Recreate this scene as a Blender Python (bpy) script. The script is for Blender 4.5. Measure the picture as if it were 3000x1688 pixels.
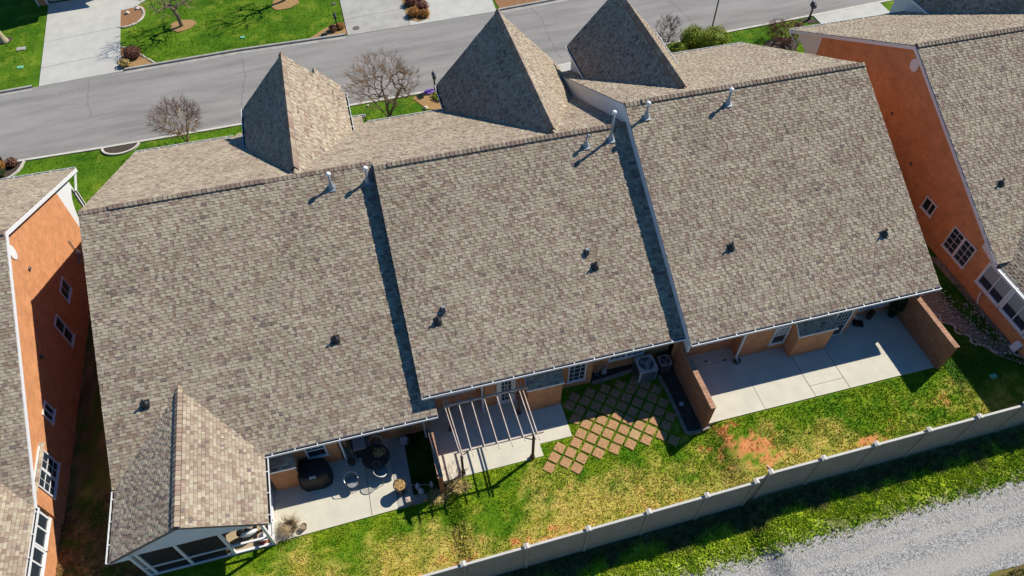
import bpy, math, random
import numpy as np
from mathutils import Vector, Matrix, noise as mnoise

for o in list(bpy.data.objects):
    bpy.data.objects.remove(o)
scene = bpy.context.scene
C = scene.collection
PI = math.pi

# ---------------------------------------------------------------- camera
def cam_setup():
    yaw, pitch, roll = 0.26373, 0.89764, 0.0037
    cy, sy = math.cos(yaw), math.sin(yaw)
    fh = Vector((sy, cy, 0)); r = Vector((cy, -sy, 0)); up = Vector((0, 0, 1))
    f = math.cos(pitch) * fh - math.sin(pitch) * up
    u = math.sin(pitch) * fh + math.cos(pitch) * up
    r2 = math.cos(roll) * r + math.sin(roll) * u
    u2 = -math.sin(roll) * r + math.cos(roll) * u
    cd = bpy.data.cameras.new('camera'); cd.sensor_width = 36.0
    cd.lens = 2100.0 / 3000.0 * 36.0
    cd.clip_start = 0.5; cd.clip_end = 2000
    co = bpy.data.objects.new('camera', cd); C.objects.link(co)
    m = Matrix(((r2.x, u2.x, -f.x, 0), (r2.y, u2.y, -f.y, 0), (r2.z, u2.z, -f.z, 30.0), (0, 0, 0, 1)))
    co.matrix_world = m
    scene.camera = co
cam_setup()

# ---------------------------------------------------------------- light
SUN = Vector((0.98, 0.42, 1.0)).normalized()
EL = math.asin(SUN.z); AZ = math.atan2(SUN.x, SUN.y)
world = bpy.data.worlds.new('World'); scene.world = world
world.use_nodes = True
wn = world.node_tree.nodes; wl = world.node_tree.links
sky = wn.new('ShaderNodeTexSky'); sky.sky_type = 'NISHITA'; sky.sun_disc = False
sky.sun_elevation = EL; sky.sun_rotation = AZ
sky.air_density = 1.0; sky.dust_density = 0.0; sky.ozone_density = 5.0
bg = wn['Background']; bg.inputs[1].default_value = 0.080
hs = wn.new('ShaderNodeHueSaturation'); hs.inputs['Saturation'].default_value = 1.28
wl.new(sky.outputs[0], hs.inputs['Color']); wl.new(hs.outputs[0], bg.inputs[0])
sd = bpy.data.lights.new('sun', 'SUN'); sd.energy = 4.6; sd.angle = math.radians(0.5); sd.color = (1.0, 0.945, 0.84)
so = bpy.data.objects.new('sun', sd); C.objects.link(so)
so.rotation_euler = SUN.to_track_quat('Z', 'Y').to_euler()
so.location = (60, 30, 70)
scene.view_settings.view_transform = 'Standard'; scene.view_settings.look = 'None'
scene.view_settings.gamma = 1.0; scene.view_settings.exposure = 0.47

# ---------------------------------------------------------------- helpers
class MB:
    """collects geometry in world coordinates, links it as ONE mesh object"""
    def __init__(s): s.v = []; s.f = []; s.m = []; s.a = []
    def face(s, pts, m=0, a=0.5):
        n = len(s.v); s.v.extend([tuple(p) for p in pts]); s.f.append(tuple(range(n, n + len(pts)))); s.m.append(m); s.a.append(a)
    def obox(s, O, u, v, n, a0, a1, b0, b1, c0, c1, m=0, a=0.5):
        O = Vector(O); u = Vector(u); v = Vector(v); n = Vector(n)
        P = [O + u * x + v * y + n * z for z in (c0, c1) for y in (b0, b1) for x in (a0, a1)]
        i = len(s.v); s.v.extend([tuple(p) for p in P])
        fl = [(0, 2, 3, 1), (4, 5, 7, 6), (0, 1, 5, 4), (2, 6, 7, 3), (0, 4, 6, 2), (1, 3, 7, 5)]
        if u.cross(v).dot(n) * (a1 - a0) * (b1 - b0) * (c1 - c0) < 0: fl = [t[::-1] for t in fl]
        for t in fl:
            s.f.append(tuple(i + k for k in t)); s.m.append(m); s.a.append(a)
    def box(s, x0, x1, y0, y1, z0, z1, m=0, a=0.5):
        s.obox((0, 0, 0), (1, 0, 0), (0, 1, 0), (0, 0, 1), x0, x1, y0, y1, z0, z1, m, a)
    def tube(s, p, q, r0, r1=None, n=6, cap=True, m=0, a=0.5):
        p = Vector(p); q = Vector(q); r1 = r0 if r1 is None else r1
        d = q - p
        if d.length < 1e-6: return
        d.normalize(); e = d.orthogonal().normalized(); g = d.cross(e)
        i = len(s.v)
        for c, r in ((p, r0), (q, r1)):
            for k in range(n):
                t = 2 * PI * k / n; s.v.append(tuple(c + (e * math.cos(t) + g * math.sin(t)) * r))
        for k in range(n):
            j = (k + 1) % n; s.f.append((i + k, i + j, i + n + j, i + n + k)); s.m.append(m); s.a.append(a)
        if cap:
            s.f.append(tuple(range(i + n - 1, i - 1, -1))); s.m.append(m); s.a.append(a)
            s.f.append(tuple(range(i + n, i + 2 * n))); s.m.append(m); s.a.append(a)
    def path(s, pts, r, n=6, m=0, a=0.5):
        for p, q in zip(pts[:-1], pts[1:]): s.tube(p, q, r, r, n, True, m, a)
    def lathe(s, c, prof, n=16, m=0, a=0.5, ax=None):
        c = Vector(c); i = len(s.v); k = len(prof)
        for (r, z) in prof:
            for j in range(n):
                t = 2 * PI * j / n; s.v.append((c.x + r * math.cos(t), c.y + r * math.sin(t), c.z + z))
        for b in range(k - 1):
            for j in range(n):
                jj = (j + 1) % n
                s.f.append((i + b * n + j, i + b * n + jj, i + (b + 1) * n + jj, i + (b + 1) * n + j)); s.m.append(m); s.a.append(a)
        s.f.append(tuple(i + (k - 1) * n + j for j in range(n))); s.m.append(m); s.a.append(a)
    def blob(s, c, rx, ry, rz, seed=0, amp=0.15, n=12, k=7, m=0, a=0.5, rot=0.0):
        """closed uneven ellipsoid"""
        i = len(s.v); cr, sr = math.cos(rot), math.sin(rot)
        for b in range(k + 1):
            ph = -PI / 2 + PI * b / k
            for j in range(n):
                t = 2 * PI * j / n
                d = Vector((math.cos(ph) * math.cos(t), math.cos(ph) * math.sin(t), math.sin(ph)))
                w = 1 + amp * mnoise.noise(d * 1.7 + Vector((seed * 3.1, seed * 1.7, 0)))* 1.6
                x, y = d.x * rx * w, d.y * ry * w
                s.v.append((c[0] + x * cr - y * sr, c[1] + x * sr + y * cr, c[2] + d.z * rz * w))
        for b in range(k):
            for j in range(n):
                jj = (j + 1) % n
                s.f.append((i + b * n + j, i + b * n + jj, i + (b + 1) * n + jj, i + (b + 1) * n + j)); s.m.append(m); s.a.append(a)
    def prism(s, poly, d, m=0, a=0.5):
        """planar polygon (3-D points) pushed along vector d"""
        d = Vector(d); P = [Vector(p) for p in poly]; Q = [p + d for p in P]; n = len(P)
        nn = Vector((0, 0, 0))
        for k in range(n): nn += P[k].cross(P[(k + 1) % n])
        if nn.dot(d) > 0: P.reverse(); Q.reverse()
        s.face(P, m, a); s.face(Q[::-1], m, a)
        for k in range(n):
            j = (k + 1) % n; s.face([P[j], P[k], Q[k], Q[j]], m, a)
    def build(s, name, mats, parent=None, smooth=False, loc=None):
        mats = mats if isinstance(mats, (list, tuple)) else [mats]
        org = Vector((0, 0, 0))
        if parent is not None: org = Vector(parent['_o'])
        elif loc is not None: org = Vector(loc)
        me = bpy.data.meshes.new(name)
        V = np.array(s.v, dtype=np.float64) - np.array(org)
        me.from_pydata(V.tolist(), [], s.f)
        for mm in mats: me.materials.append(mm)
        me.polygons.foreach_set('material_index', s.m)
        at = me.attributes.new('shade', 'FLOAT', 'FACE'); at.data.foreach_set('value', s.a)
        # box-projected UV in metres
        uv = me.uv_layers.new(name='UVMap')
        nl = len(me.loops); vi = np.empty(nl, dtype=np.int32); me.loops.foreach_get('vertex_index', vi)
        W = np.array(s.v)[vi]
        ls = np.empty(len(me.polygons), dtype=np.int32); lt = np.empty(len(me.polygons), dtype=np.int32)
        me.polygons.foreach_get('loop_start', ls); me.polygons.foreach_get('loop_total', lt)
        nr = np.empty(len(me.polygons) * 3); me.polygons.foreach_get('normal', nr); nr = np.abs(nr.reshape(-1, 3))
        N = np.repeat(nr, lt, axis=0)
        ax = N.argmax(1)
        U = np.where(ax == 0, W[:, 1], W[:, 0]); Vv = np.where(ax == 2, W[:, 1], W[:, 2])
        uv.data.foreach_set('uv', np.stack([U, Vv], 1).ravel())
        if smooth: me.polygons.foreach_set('use_smooth', [True] * len(me.polygons))
        me.update()
        o = bpy.data.objects.new(name, me); C.objects.link(o)
        if parent is not None: o.parent = parent
        else: o.location = org
        o['_o'] = list(org)
        return o

def empty(name, loc, label, cat, group=None):
    o = bpy.data.objects.new(name, None); C.objects.link(o); o.location = loc
    o.empty_display_size = 0.3
    o['_o'] = list(loc); tag(o, label, cat, group); return o
def tag(o, label, cat, group=None):
    o['label'] = label; o['category'] = cat
    if group: o['group'] = group
    return o
def struct(o, kind='structure'):
    o['kind'] = kind; return o
def copy_tree(o, parent=None):
    c = o.copy(); C.objects.link(c)
    if parent is not None: c.parent = parent
    for ch in list(o.children): copy_tree(ch, c)
    return c
def X(a): return Vector(a)

# ---------------------------------------------------------------- ground height
def ss(a, b, x):
    t = np.clip((np.asarray(x, float) - a) / (b - a), 0, 1); return t * t * (3 - 2 * t)
def Tz(x): return -.45 + .45 * ss(-15.4, -12.5, x) + .4 * ss(.2, 1.2, x) + .35 * ss(12.2, 13.4, x) + .5 * ss(25.5, 28.5, x)
def Lz(x): return .03 * (np.clip(x, -60, 80) + 6.5)
def gz(x, y):
    t = ss(29, 35, y); b = Tz(x) * (1 - t) + Lz(x) * t
    return b - .02 * np.clip(13 - np.asarray(y, float), 0, 20)
def g(x, y): return float(gz(x, y))

# ---------------------------------------------------------------- materials
def mat(name, col, rough=0.8, var=0.0, scale=8.0, spec=0.3, bump=0.0, bscale=30.0, metal=0.0, col2=None, detail=4.0):
    m = bpy.data.materials.new(name); m.use_nodes = True
    nt = m.node_tree; b = nt.nodes['Principled BSDF']
    b.inputs['Roughness'].default_value = rough; b.inputs['Specular IOR Level'].default_value = spec
    b.inputs['Metallic'].default_value = metal
    b.inputs['Base Color'].default_value = (*col, 1)
    geo = None
    if var > 0 or col2 or bump > 0:
        geo = nt.nodes.new('ShaderNodeNewGeometry')
    if var > 0 or col2:
        nz = nt.nodes.new('ShaderNodeTexNoise'); nz.inputs['Scale'].default_value = scale; nz.inputs['Detail'].default_value = detail
        nz.inputs['Roughness'].default_value = 0.65
        nt.links.new(geo.outputs['Position'], nz.inputs['Vector'])
        rp = nt.nodes.new('ShaderNodeValToRGB'); rp.color_ramp.elements[0].position = 0.3; rp.color_ramp.elements[1].position = 0.7
        c2 = col2 if col2 else tuple(min(1, c * (1 + var)) for c in col)
        c1 = col if col2 else tuple(c * (1 - var) for c in col)
        rp.color_ramp.elements[0].color = (*c1, 1); rp.color_ramp.elements[1].color = (*c2, 1)
        nt.links.new(nz.outputs['Fac'], rp.inputs['Fac']); nt.links.new(rp.outputs['Color'], b.inputs['Base Color'])
    if bump > 0:
        n2 = nt.nodes.new('ShaderNodeTexNoise'); n2.inputs['Scale'].default_value = bscale; n2.inputs['Detail'].default_value = 5
        nt.links.new(geo.outputs['Position'], n2.inputs['Vector'])
        bp = nt.nodes.new('ShaderNodeBump'); bp.inputs['Strength'].default_value = bump; bp.inputs['Distance'].default_value = 0.02
        nt.links.new(n2.outputs['Fac'], bp.inputs['Height']); nt.links.new(bp.outputs['Normal'], b.inputs['Normal'])
    return m

def shingle_mat():
    m = bpy.data.materials.new('shingle'); m.use_nodes = True; nt = m.node_tree; b = nt.nodes['Principled BSDF']
    b.inputs['Roughness'].default_value = 0.95; b.inputs['Specular IOR Level'].default_value = 0.15
    at = nt.nodes.new('ShaderNodeAttribute'); at.attribute_name = 'shade'
    rp = nt.nodes.new('ShaderNodeValToRGB'); cr = rp.color_ramp; cr.interpolation = 'CONSTANT'
    pal = [(0.0, (0.17, 0.133, 0.113)), (0.06, (0.199, 0.152, 0.129)), (0.13, (0.225, 0.16, 0.121)), (0.21, (0.25, 0.174, 0.136)), (0.29, (0.24, 0.188, 0.134)), (0.37, (0.267, 0.194, 0.15)), (0.45, (0.286, 0.22, 0.156)), (0.53, (0.299, 0.238, 0.181)), (0.6, (0.326, 0.256, 0.193)), (0.67, (0.333, 0.28, 0.197)), (0.74, (0.358, 0.292, 0.22)), (0.81, (0.371, 0.318, 0.23)), (0.88, (0.392, 0.328, 0.249)), (0.95, (0.411, 0.356, 0.255))]
    while len(cr.elements) < len(pal): cr.elements.new(0.5)
    for e, (p, c) in zip(cr.elements, pal): e.position = p; e.color = (*c, 1)
    nt.links.new(at.outputs['Fac'], rp.inputs['Fac'])
    geo = nt.nodes.new('ShaderNodeNewGeometry')
    nz = nt.nodes.new('ShaderNodeTexNoise'); nz.inputs['Scale'].default_value = 28; nz.inputs['Detail'].default_value = 5; nz.inputs['Roughness'].default_value = .75
    big = nt.nodes.new('ShaderNodeTexNoise'); big.inputs['Scale'].default_value = .55; big.inputs['Detail'].default_value = 4
    nt.links.new(geo.outputs['Position'], nz.inputs['Vector']); nt.links.new(geo.outputs['Position'], big.inputs['Vector'])
    mr = nt.nodes.new('ShaderNodeMapRange'); mr.inputs[1].default_value = .3; mr.inputs[2].default_value = .7; mr.inputs[3].default_value = .84; mr.inputs[4].default_value = 1.16
    nt.links.new(nz.outputs['Fac'], mr.inputs[0])
    mr2 = nt.nodes.new('ShaderNodeMapRange'); mr2.inputs[1].default_value = .3; mr2.inputs[2].default_value = .7; mr2.inputs[3].default_value = .90; mr2.inputs[4].default_value = 1.10
    nt.links.new(big.outputs['Fac'], mr2.inputs[0])
    mu = nt.nodes.new('ShaderNodeMath'); mu.operation = 'MULTIPLY'; nt.links.new(mr.outputs[0], mu.inputs[0]); nt.links.new(mr2.outputs[0], mu.inputs[1])
    vm = nt.nodes.new('ShaderNodeVectorMath'); vm.operation = 'SCALE'
    nt.links.new(rp.outputs['Color'], vm.inputs[0]); nt.links.new(mu.outputs[0], vm.inputs['Scale'])
    nt.links.new(vm.outputs[0], b.inputs['Base Color'])
    bp = nt.nodes.new('ShaderNodeBump'); bp.inputs['Strength'].default_value = .2; bp.inputs['Distance'].default_value = .005
    n3 = nt.nodes.new('ShaderNodeTexNoise'); n3.inputs['Scale'].default_value = 90
    nt.links.new(geo.outputs['Position'], n3.inputs['Vector']); nt.links.new(n3.outputs['Fac'], bp.inputs['Height']); nt.links.new(bp.outputs['Normal'], b.inputs['Normal'])
    return m

def brick_mat(name, c1, c2, mortar):
    m = bpy.data.materials.new(name); m.use_nodes = True; nt = m.node_tree; b = nt.nodes['Principled BSDF']
    b.inputs['Roughness'].default_value = 0.9; b.inputs['Specular IOR Level'].default_value = 0.2
    uv = nt.nodes.new('ShaderNodeUVMap'); uv.uv_map = 'UVMap'
    br = nt.nodes.new('ShaderNodeTexBrick')
    br.inputs['Color1'].default_value = (*c1, 1); br.inputs['Color2'].default_value = (*c2, 1); br.inputs['Mortar'].default_value = (*mortar, 1)
    br.inputs['Scale'].default_value = 1.0; br.inputs['Brick Width'].default_value = .203; br.inputs['Row Height'].default_value = .068
    br.inputs['Mortar Size'].default_value = .006; br.inputs['Mortar Smooth'].default_value = .2
    nt.links.new(uv.outputs[0], br.inputs['Vector'])
    geo = nt.nodes.new('ShaderNodeNewGeometry')
    nz = nt.nodes.new('ShaderNodeTexNoise'); nz.inputs['Scale'].default_value = 1.6; nz.inputs['Detail'].default_value = 7; nz.inputs['Roughness'].default_value = .7
    nt.links.new(geo.outputs['Position'], nz.inputs['Vector'])
    mr = nt.nodes.new('ShaderNodeMapRange'); mr.inputs[1].default_value = .3; mr.inputs[2].default_value = .7; mr.inputs[3].default_value = .80; mr.inputs[4].default_value = 1.18
    nt.links.new(nz.outputs['Fac'], mr.inputs[0])
    vm = nt.nodes.new('ShaderNodeVectorMath'); vm.operation = 'SCALE'
    nt.links.new(br.outputs['Color'], vm.inputs[0]); nt.links.new(mr.outputs[0], vm.inputs['Scale']); nt.links.new(vm.outputs[0], b.inputs['Base Color'])
    bp = nt.nodes.new('ShaderNodeBump'); bp.inputs['Strength'].default_value = .6; bp.inputs['Distance'].default_value = .008; bp.invert = True
    nt.links.new(br.outputs['Fac'], bp.inputs['Height']); nt.links.new(bp.outputs['Normal'], b.inputs['Normal'])
    return m

def vcol_mat(name, var=.35, scale=14., rough=.95, bump=.4, attr='Col'):
    """point colour times fine noise: grass, soil"""
    m = bpy.data.materials.new(name); m.use_nodes = True; nt = m.node_tree; b = nt.nodes['Principled BSDF']
    b.inputs['Roughness'].default_value = rough; b.inputs['Specular IOR Level'].default_value = 0.1
    at = nt.nodes.new('ShaderNodeAttribute'); at.attribute_name = attr
    geo = nt.nodes.new('ShaderNodeNewGeometry')
    nz = nt.nodes.new('ShaderNodeTexNoise'); nz.inputs['Scale'].default_value = scale; nz.inputs['Detail'].default_value = 6; nz.inputs['Roughness'].default_value = .75
    nt.links.new(geo.outputs['Position'], nz.inputs['Vector'])
    mr = nt.nodes.new('ShaderNodeMapRange'); mr.inputs[1].default_value = .32; mr.inputs[2].default_value = .68; mr.inputs[3].default_value = 1 - var; mr.inputs[4].default_value = 1 + var
    nt.links.new(nz.outputs['Fac'], mr.inputs[0])
    vm = nt.nodes.new('ShaderNodeVectorMath'); vm.operation = 'SCALE'
    nt.links.new(at.outputs['Color'], vm.inputs[0]); nt.links.new(mr.outputs[0], vm.inputs['Scale']); nt.links.new(vm.outputs[0], b.inputs['Base Color'])
    if bump:
        bp = nt.nodes.new('ShaderNodeBump'); bp.inputs['Strength'].default_value = bump; bp.inputs['Distance'].default_value = .05
        nt.links.new(nz.outputs['Fac'], bp.inputs['Height']); nt.links.new(bp.outputs['Normal'], b.inputs['Normal'])
    return m

def leaf_mat(name, c1, c2):
    m = bpy.data.materials.new(name); m.use_nodes = True; nt = m.node_tree; b = nt.nodes['Principled BSDF']
    b.inputs['Roughness'].default_value = .7; b.inputs['Specular IOR Level'].default_value = .2
    at = nt.nodes.new('ShaderNodeAttribute'); at.attribute_name = 'shade'
    rp = nt.nodes.new('ShaderNodeValToRGB'); rp.color_ramp.elements[0].color = (*c1, 1); rp.color_ramp.elements[1].color = (*c2, 1)
    nt.links.new(at.outputs['Fac'], rp.inputs['Fac']); nt.links.new(rp.outputs['Color'], b.inputs['Base Color'])
    return m

def gravel_mat():
    m = bpy.data.materials.new('gravel_surface'); m.use_nodes = True; nt = m.node_tree; b = nt.nodes['Principled BSDF']
    b.inputs['Roughness'].default_value = .95; b.inputs['Specular IOR Level'].default_value = .15
    geo = nt.nodes.new('ShaderNodeNewGeometry')
    vo = nt.nodes.new('ShaderNodeTexVoronoi'); vo.inputs['Scale'].default_value = 24
    nt.links.new(geo.outputs['Position'], vo.inputs['Vector'])
    sp = nt.nodes.new('ShaderNodeSeparateColor'); nt.links.new(vo.outputs['Color'], sp.inputs[0])
    r1 = nt.nodes.new('ShaderNodeValToRGB')
    e = r1.color_ramp.elements; e[0].color = (.145, .14, .138, 1); e[1].color = (.47, .455, .435, 1); e[0].position = 0; e[1].position = 1
    k = e.new(.5); k.color = (.285, .275, .268, 1)
    nt.links.new(sp.outputs[0], r1.inputs['Fac'])
    # worn paler wheel tracks running along the lane
    mp = nt.nodes.new('ShaderNodeMapping'); mp.inputs['Scale'].default_value = (.25, 1.0, 0)
    nt.links.new(geo.outputs['Position'], mp.inputs['Vector'])
    nz = nt.nodes.new('ShaderNodeTexNoise'); nz.inputs['Scale'].default_value = 1.5; nz.inputs['Detail'].default_value = 6; nz.inputs['Roughness'].default_value = .7
    nt.links.new(mp.outputs[0], nz.inputs['Vector'])
    sx = nt.nodes.new('ShaderNodeSeparateXYZ'); nt.links.new(geo.outputs['Position'], sx.inputs[0])
    ma = nt.nodes.new('ShaderNodeMath'); ma.operation = 'MULTIPLY_ADD'; ma.inputs[1].default_value = 1.3
    nt.links.new(nz.outputs['Fac'], ma.inputs[0]); nt.links.new(sx.outputs[1], ma.inputs[2])
    m0 = nt.nodes.new('ShaderNodeMapRange'); m0.inputs[1].default_value = 4.1; m0.inputs[2].default_value = 7.6; nt.links.new(ma.outputs[0], m0.inputs[0])
    rb = nt.nodes.new('ShaderNodeValToRGB'); eb = rb.color_ramp.elements
    eb[0].position = 0; eb[0].color = (0, 0, 0, 1); eb[1].position = 1; eb[1].color = (.1, .1, .1, 1)
    for p_, v_ in ((.14, .1), (.24, .8), (.34, .75), (.44, .05), (.55, .05), (.62, .75), (.68, .1), (.80, .35)):
        q = eb.new(p_); q.color = (v_, v_, v_, 1)
    nt.links.new(m0.outputs[0], rb.inputs['Fac'])
    mr = nt.nodes.new('ShaderNodeMath'); mr.operation = 'MULTIPLY'; mr.inputs[1].default_value = .85; nt.links.new(rb.outputs['Color'], mr.inputs[0])
    mx = nt.nodes.new('ShaderNodeMix'); mx.data_type = 'RGBA'
    mx.inputs['B'].default_value = (.40, .37, .325, 1)
    nt.links.new(mr.outputs[0], mx.inputs['Factor']); nt.links.new(r1.outputs['Color'], mx.inputs['A'])
    nt.links.new(mx.outputs['Result'], b.inputs['Base Color'])
    bp = nt.nodes.new('ShaderNodeBump'); bp.inputs['Strength'].default_value = .7; bp.inputs['Distance'].default_value = .025
    nt.links.new(vo.outputs['Distance'], bp.inputs['Height']); nt.links.new(bp.outputs['Normal'], b.inputs['Normal'])
    return m

def asphalt_mat():
    m = bpy.data.materials.new('asphalt'); m.use_nodes = True; nt = m.node_tree; b = nt.nodes['Principled BSDF']
    b.inputs['Roughness'].default_value = .95; b.inputs['Specular IOR Level'].default_value = .15
    geo = nt.nodes.new('ShaderNodeNewGeometry')
    mp = nt.nodes.new('ShaderNodeMapping'); mp.inputs['Scale'].default_value = (.14, 1.0, 0)
    nt.links.new(geo.outputs['Position'], mp.inputs['Vector'])
    a = nt.nodes.new('ShaderNodeTexNoise'); a.inputs['Scale'].default_value = .8; a.inputs['Detail'].default_value = 6; a.inputs['Roughness'].default_value = .7
    nt.links.new(mp.outputs[0], a.inputs['Vector'])
    f = nt.nodes.new('ShaderNodeTexNoise'); f.inputs['Scale'].default_value = 26; f.inputs['Detail'].default_value = 4; f.inputs['Roughness'].default_value = .8
    nt.links.new(geo.outputs['Position'], f.inputs['Vector'])
    ad = nt.nodes.new('ShaderNodeMath'); ad.operation = 'ADD'; nt.links.new(a.outputs['Fac'], ad.inputs[0])
    ms = nt.nodes.new('ShaderNodeMath'); ms.operation = 'MULTIPLY'; ms.inputs[1].default_value = .8; nt.links.new(f.outputs['Fac'], ms.inputs[0]); nt.links.new(ms.outputs[0], ad.inputs[1])
    rp = nt.nodes.new('ShaderNodeValToRGB'); e = rp.color_ramp.elements
    e[0].position = .62; e[0].color = (.150, .142, .133, 1); e[1].position = 1.0; e[1].color = (.285, .268, .250, 1)
    nt.links.new(ad.outputs[0], rp.inputs['Fac']); nt.links.new(rp.outputs['Color'], b.inputs['Base Color'])
    return m

def concrete_mat(name, c, var=.12):
    m = mat(name, tuple(v * (1 - var) for v in c), .9, col2=tuple(v * (1 + var * .6) for v in c), scale=1.1, detail=9, spec=.15, bump=.15, bscale=40)
    return m

def screen_mat():
    m = bpy.data.materials.new('insect_screen'); m.use_nodes = True; nt = m.node_tree
    b = nt.nodes['Principled BSDF']; b.inputs['Base Color'].default_value = (.02, .02, .022, 1); b.inputs['Roughness'].default_value = .8
    tr = nt.nodes.new('ShaderNodeBsdfTransparent'); mx = nt.nodes.new('ShaderNodeMixShader'); mx.inputs[0].default_value = .62
    nt.links.new(tr.outputs[0], mx.inputs[1]); nt.links.new(b.outputs[0], mx.inputs[2])
    nt.links.new(mx.outputs[0], nt.nodes['Material Output'].inputs['Surface'])
    return m

M = {}
M['shingle'] = shingle_mat()
M['brick'] = brick_mat('brick', (.62, .262, .108), (.52, .205, .080), (.56, .38, .24))
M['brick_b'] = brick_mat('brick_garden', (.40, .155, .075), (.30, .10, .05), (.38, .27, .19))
M['coping'] = brick_mat('brick_coping', (.46, .25, .15), (.34, .15, .08), (.50, .40, .30))
M['white'] = mat('white_paint', (.66, .665, .67), .5, spec=.4)
M['trim'] = mat('white_trim', (.70, .69, .68), .55, var=.05, scale=3)
M['siding'] = mat('pale_siding', (.60, .63, .68), .7, var=.05, scale=2)
M['glass'] = mat('window_glass', (.025, .035, .045), .06, spec=.8)
M['blind'] = mat('window_blind', (.30, .34, .32), .6)
M['concrete'] = concrete_mat('concrete', (.56, .525, .425))
M['concrete_new'] = concrete_mat('concrete_new', (.47, .455, .410), .13)
M['concrete_old'] = concrete_mat('concrete_old', (.38, .365, .33), .2)
M['paver'] = mat('paver_stone', (.27, .140, .070), .95, col2=(.50, .295, .140), scale=9, bump=.4)
M['paver_pale'] = mat('paver_pale', (.42, .28, .14), .95, var=.2, scale=9)
M['edging'] = mat('edging_stone', (.26, .22, .18), .9, var=.3, scale=5, bump=.4)
M['joint'] = mat('expansion_joint', (.09, .075, .06), .95)
M['asphalt'] = asphalt_mat()
M['tar'] = mat('tar_crack', (.085, .08, .075), .9)
M['curb'] = mat('curb_concrete', (.33, .31, .28), .9, var=.2, scale=2)
M['curb_near'] = mat('edge_concrete', (.52, .48, .41), .9, var=.15, scale=2)
M['gravel'] = gravel_mat()
M['ground'] = vcol_mat('ground_cover', .22, 16., bump=.3)
M['blade'] = vcol_mat('grass_blade', .15, 3., bump=0)
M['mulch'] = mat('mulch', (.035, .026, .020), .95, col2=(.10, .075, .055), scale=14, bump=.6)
M['mulch_red'] = mat('mulch_red', (.16, .075, .035), .95, col2=(.36, .19, .09), scale=10, bump=.6)
M['straw'] = mat('pine_straw', (.22, .12, .045), .95, col2=(.42, .26, .11), scale=12, bump=.6)
M['fence'] = mat('fence_panel', (.27, .225, .175), .85, var=.10, scale=1.4, bump=.1)
M['fence_cap'] = mat('fence_cap', (.50, .47, .42), .7, var=.06, scale=3)
M['wood'] = mat('weathered_wood', (.38, .27, .21), .8, col2=(.62, .55, .48), scale=2.2)
M['darkwood'] = mat('brown_post', (.10, .06, .042), .8, var=.3, scale=5)
M['metal'] = mat('galvanised', (.34, .37, .39), .5, metal=.3, spec=.4)
M['metal_cap'] = mat('flue_cap', (.80, .80, .78), .4)
M['black'] = mat('black_rubber', (.016, .017, .020), .5, spec=.5)
M['blackmetal'] = mat('black_iron', (.018, .019, .022), .4, spec=.6)
M['cover'] = mat('black_cover', (.012, .014, .016), .55, var=.3, scale=4, bump=.5, bscale=7)
M['mesh_grey'] = mat('grey_mesh', (.26, .27, .28), .5, metal=.3)
M['steelrim'] = mat('bright_rim', (.62, .63, .62), .35, metal=.3)
M['ac'] = mat('ac_cabinet', (.42, .45, .47), .5, var=.06, scale=4)
M['ac_dark'] = mat('ac_grille', (.06, .065, .07), .5)
M['ac_pale'] = mat('ac_top', (.36, .36, .35), .55)
M['pipe'] = mat('pipe_grey', (.36, .38, .39), .45, metal=.3)
M['bark'] = mat('bark', (.13, .095, .07), .9, col2=(.24, .18, .13), scale=7)
M['twig_red'] = mat('twig_red', (.16, .085, .065), .9, var=.35, scale=3)
M['twig_tan'] = mat('twig_tan', (.29, .18, .10), .9, var=.35, scale=2)
M['twig_grey'] = mat('twig_grey', (.15, .115, .09), .9, var=.3, scale=3)
M['twig_maple'] = mat('twig_maple', (.17, .058, .042), .9, var=.4, scale=3)
M['twig_pale'] = mat('twig_pale', (.36, .27, .15), .9, var=.3, scale=3)
M['leaf_green'] = leaf_mat('leaf_green', (.10, .16, .012), (.46, .48, .05))
M['leaf_dark'] = leaf_mat('leaf_dark', (.012, .028, .008), (.075, .10, .025))
M['leaf_brown'] = leaf_mat('leaf_brown', (.09, .032, .022), (.24, .115, .07))
M['leaf_orange'] = leaf_mat('leaf_orange', (.20, .08, .018), (.52, .28, .07))
M['leaf_purple'] = leaf_mat('leaf_purple', (.22, .10, .45), (.55, .33, .80))
M['leaf_straw'] = leaf_mat('leaf_straw', (.28, .20, .06), (.62, .48, .20))
M['leaf_weed'] = leaf_mat('leaf_weed', (.05, .11, .008), (.19, .28, .03))
M['chips'] = mat('wood_chips', (.30, .17, .06), .95, col2=(.62, .42, .18), scale=16, bump=.6)
M['clay'] = mat('clay_pot', (.26, .20, .13), .8, var=.2, scale=6)
M['green_lid'] = mat('green_lid', (.16, .46, .30), .6)
M['iron'] = mat('cast_iron', (.12, .105, .09), .8, var=.2, scale=20)
M['rock'] = mat('landscape_rock', (.48, .42, .34), .9, var=.3, scale=4)
M['blue_stone'] = mat('blue_stone', (.34, .40, .46), .7, var=.2, scale=9)
M['bag'] = mat('cloth_bag', (.16, .24, .36), .8, col2=(.48, .34, .42), scale=7)
M['red'] = mat('red_plastic', (.50, .02, .015), .45)
M['whitep'] = mat('white_plastic', (.78, .76, .74), .45)
M['lid_grey'] = mat('lid_grey', (.24, .25, .255), .6, var=.05)
M['screen'] = screen_mat()
M['floor_tan'] = mat('porch_floor', (.38, .30, .19), .8, var=.1, scale=3)
M['soffit'] = mat('soffit', (.62, .62, .62), .6)
M['pole'] = mat('lamp_pole', (.022, .026, .045), .35, spec=.6)
M['trunk_pale'] = mat('trunk_pale', (.26, .20, .12), .9, col2=(.46, .38, .24), scale=5)

rnd = random.Random(7)

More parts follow.
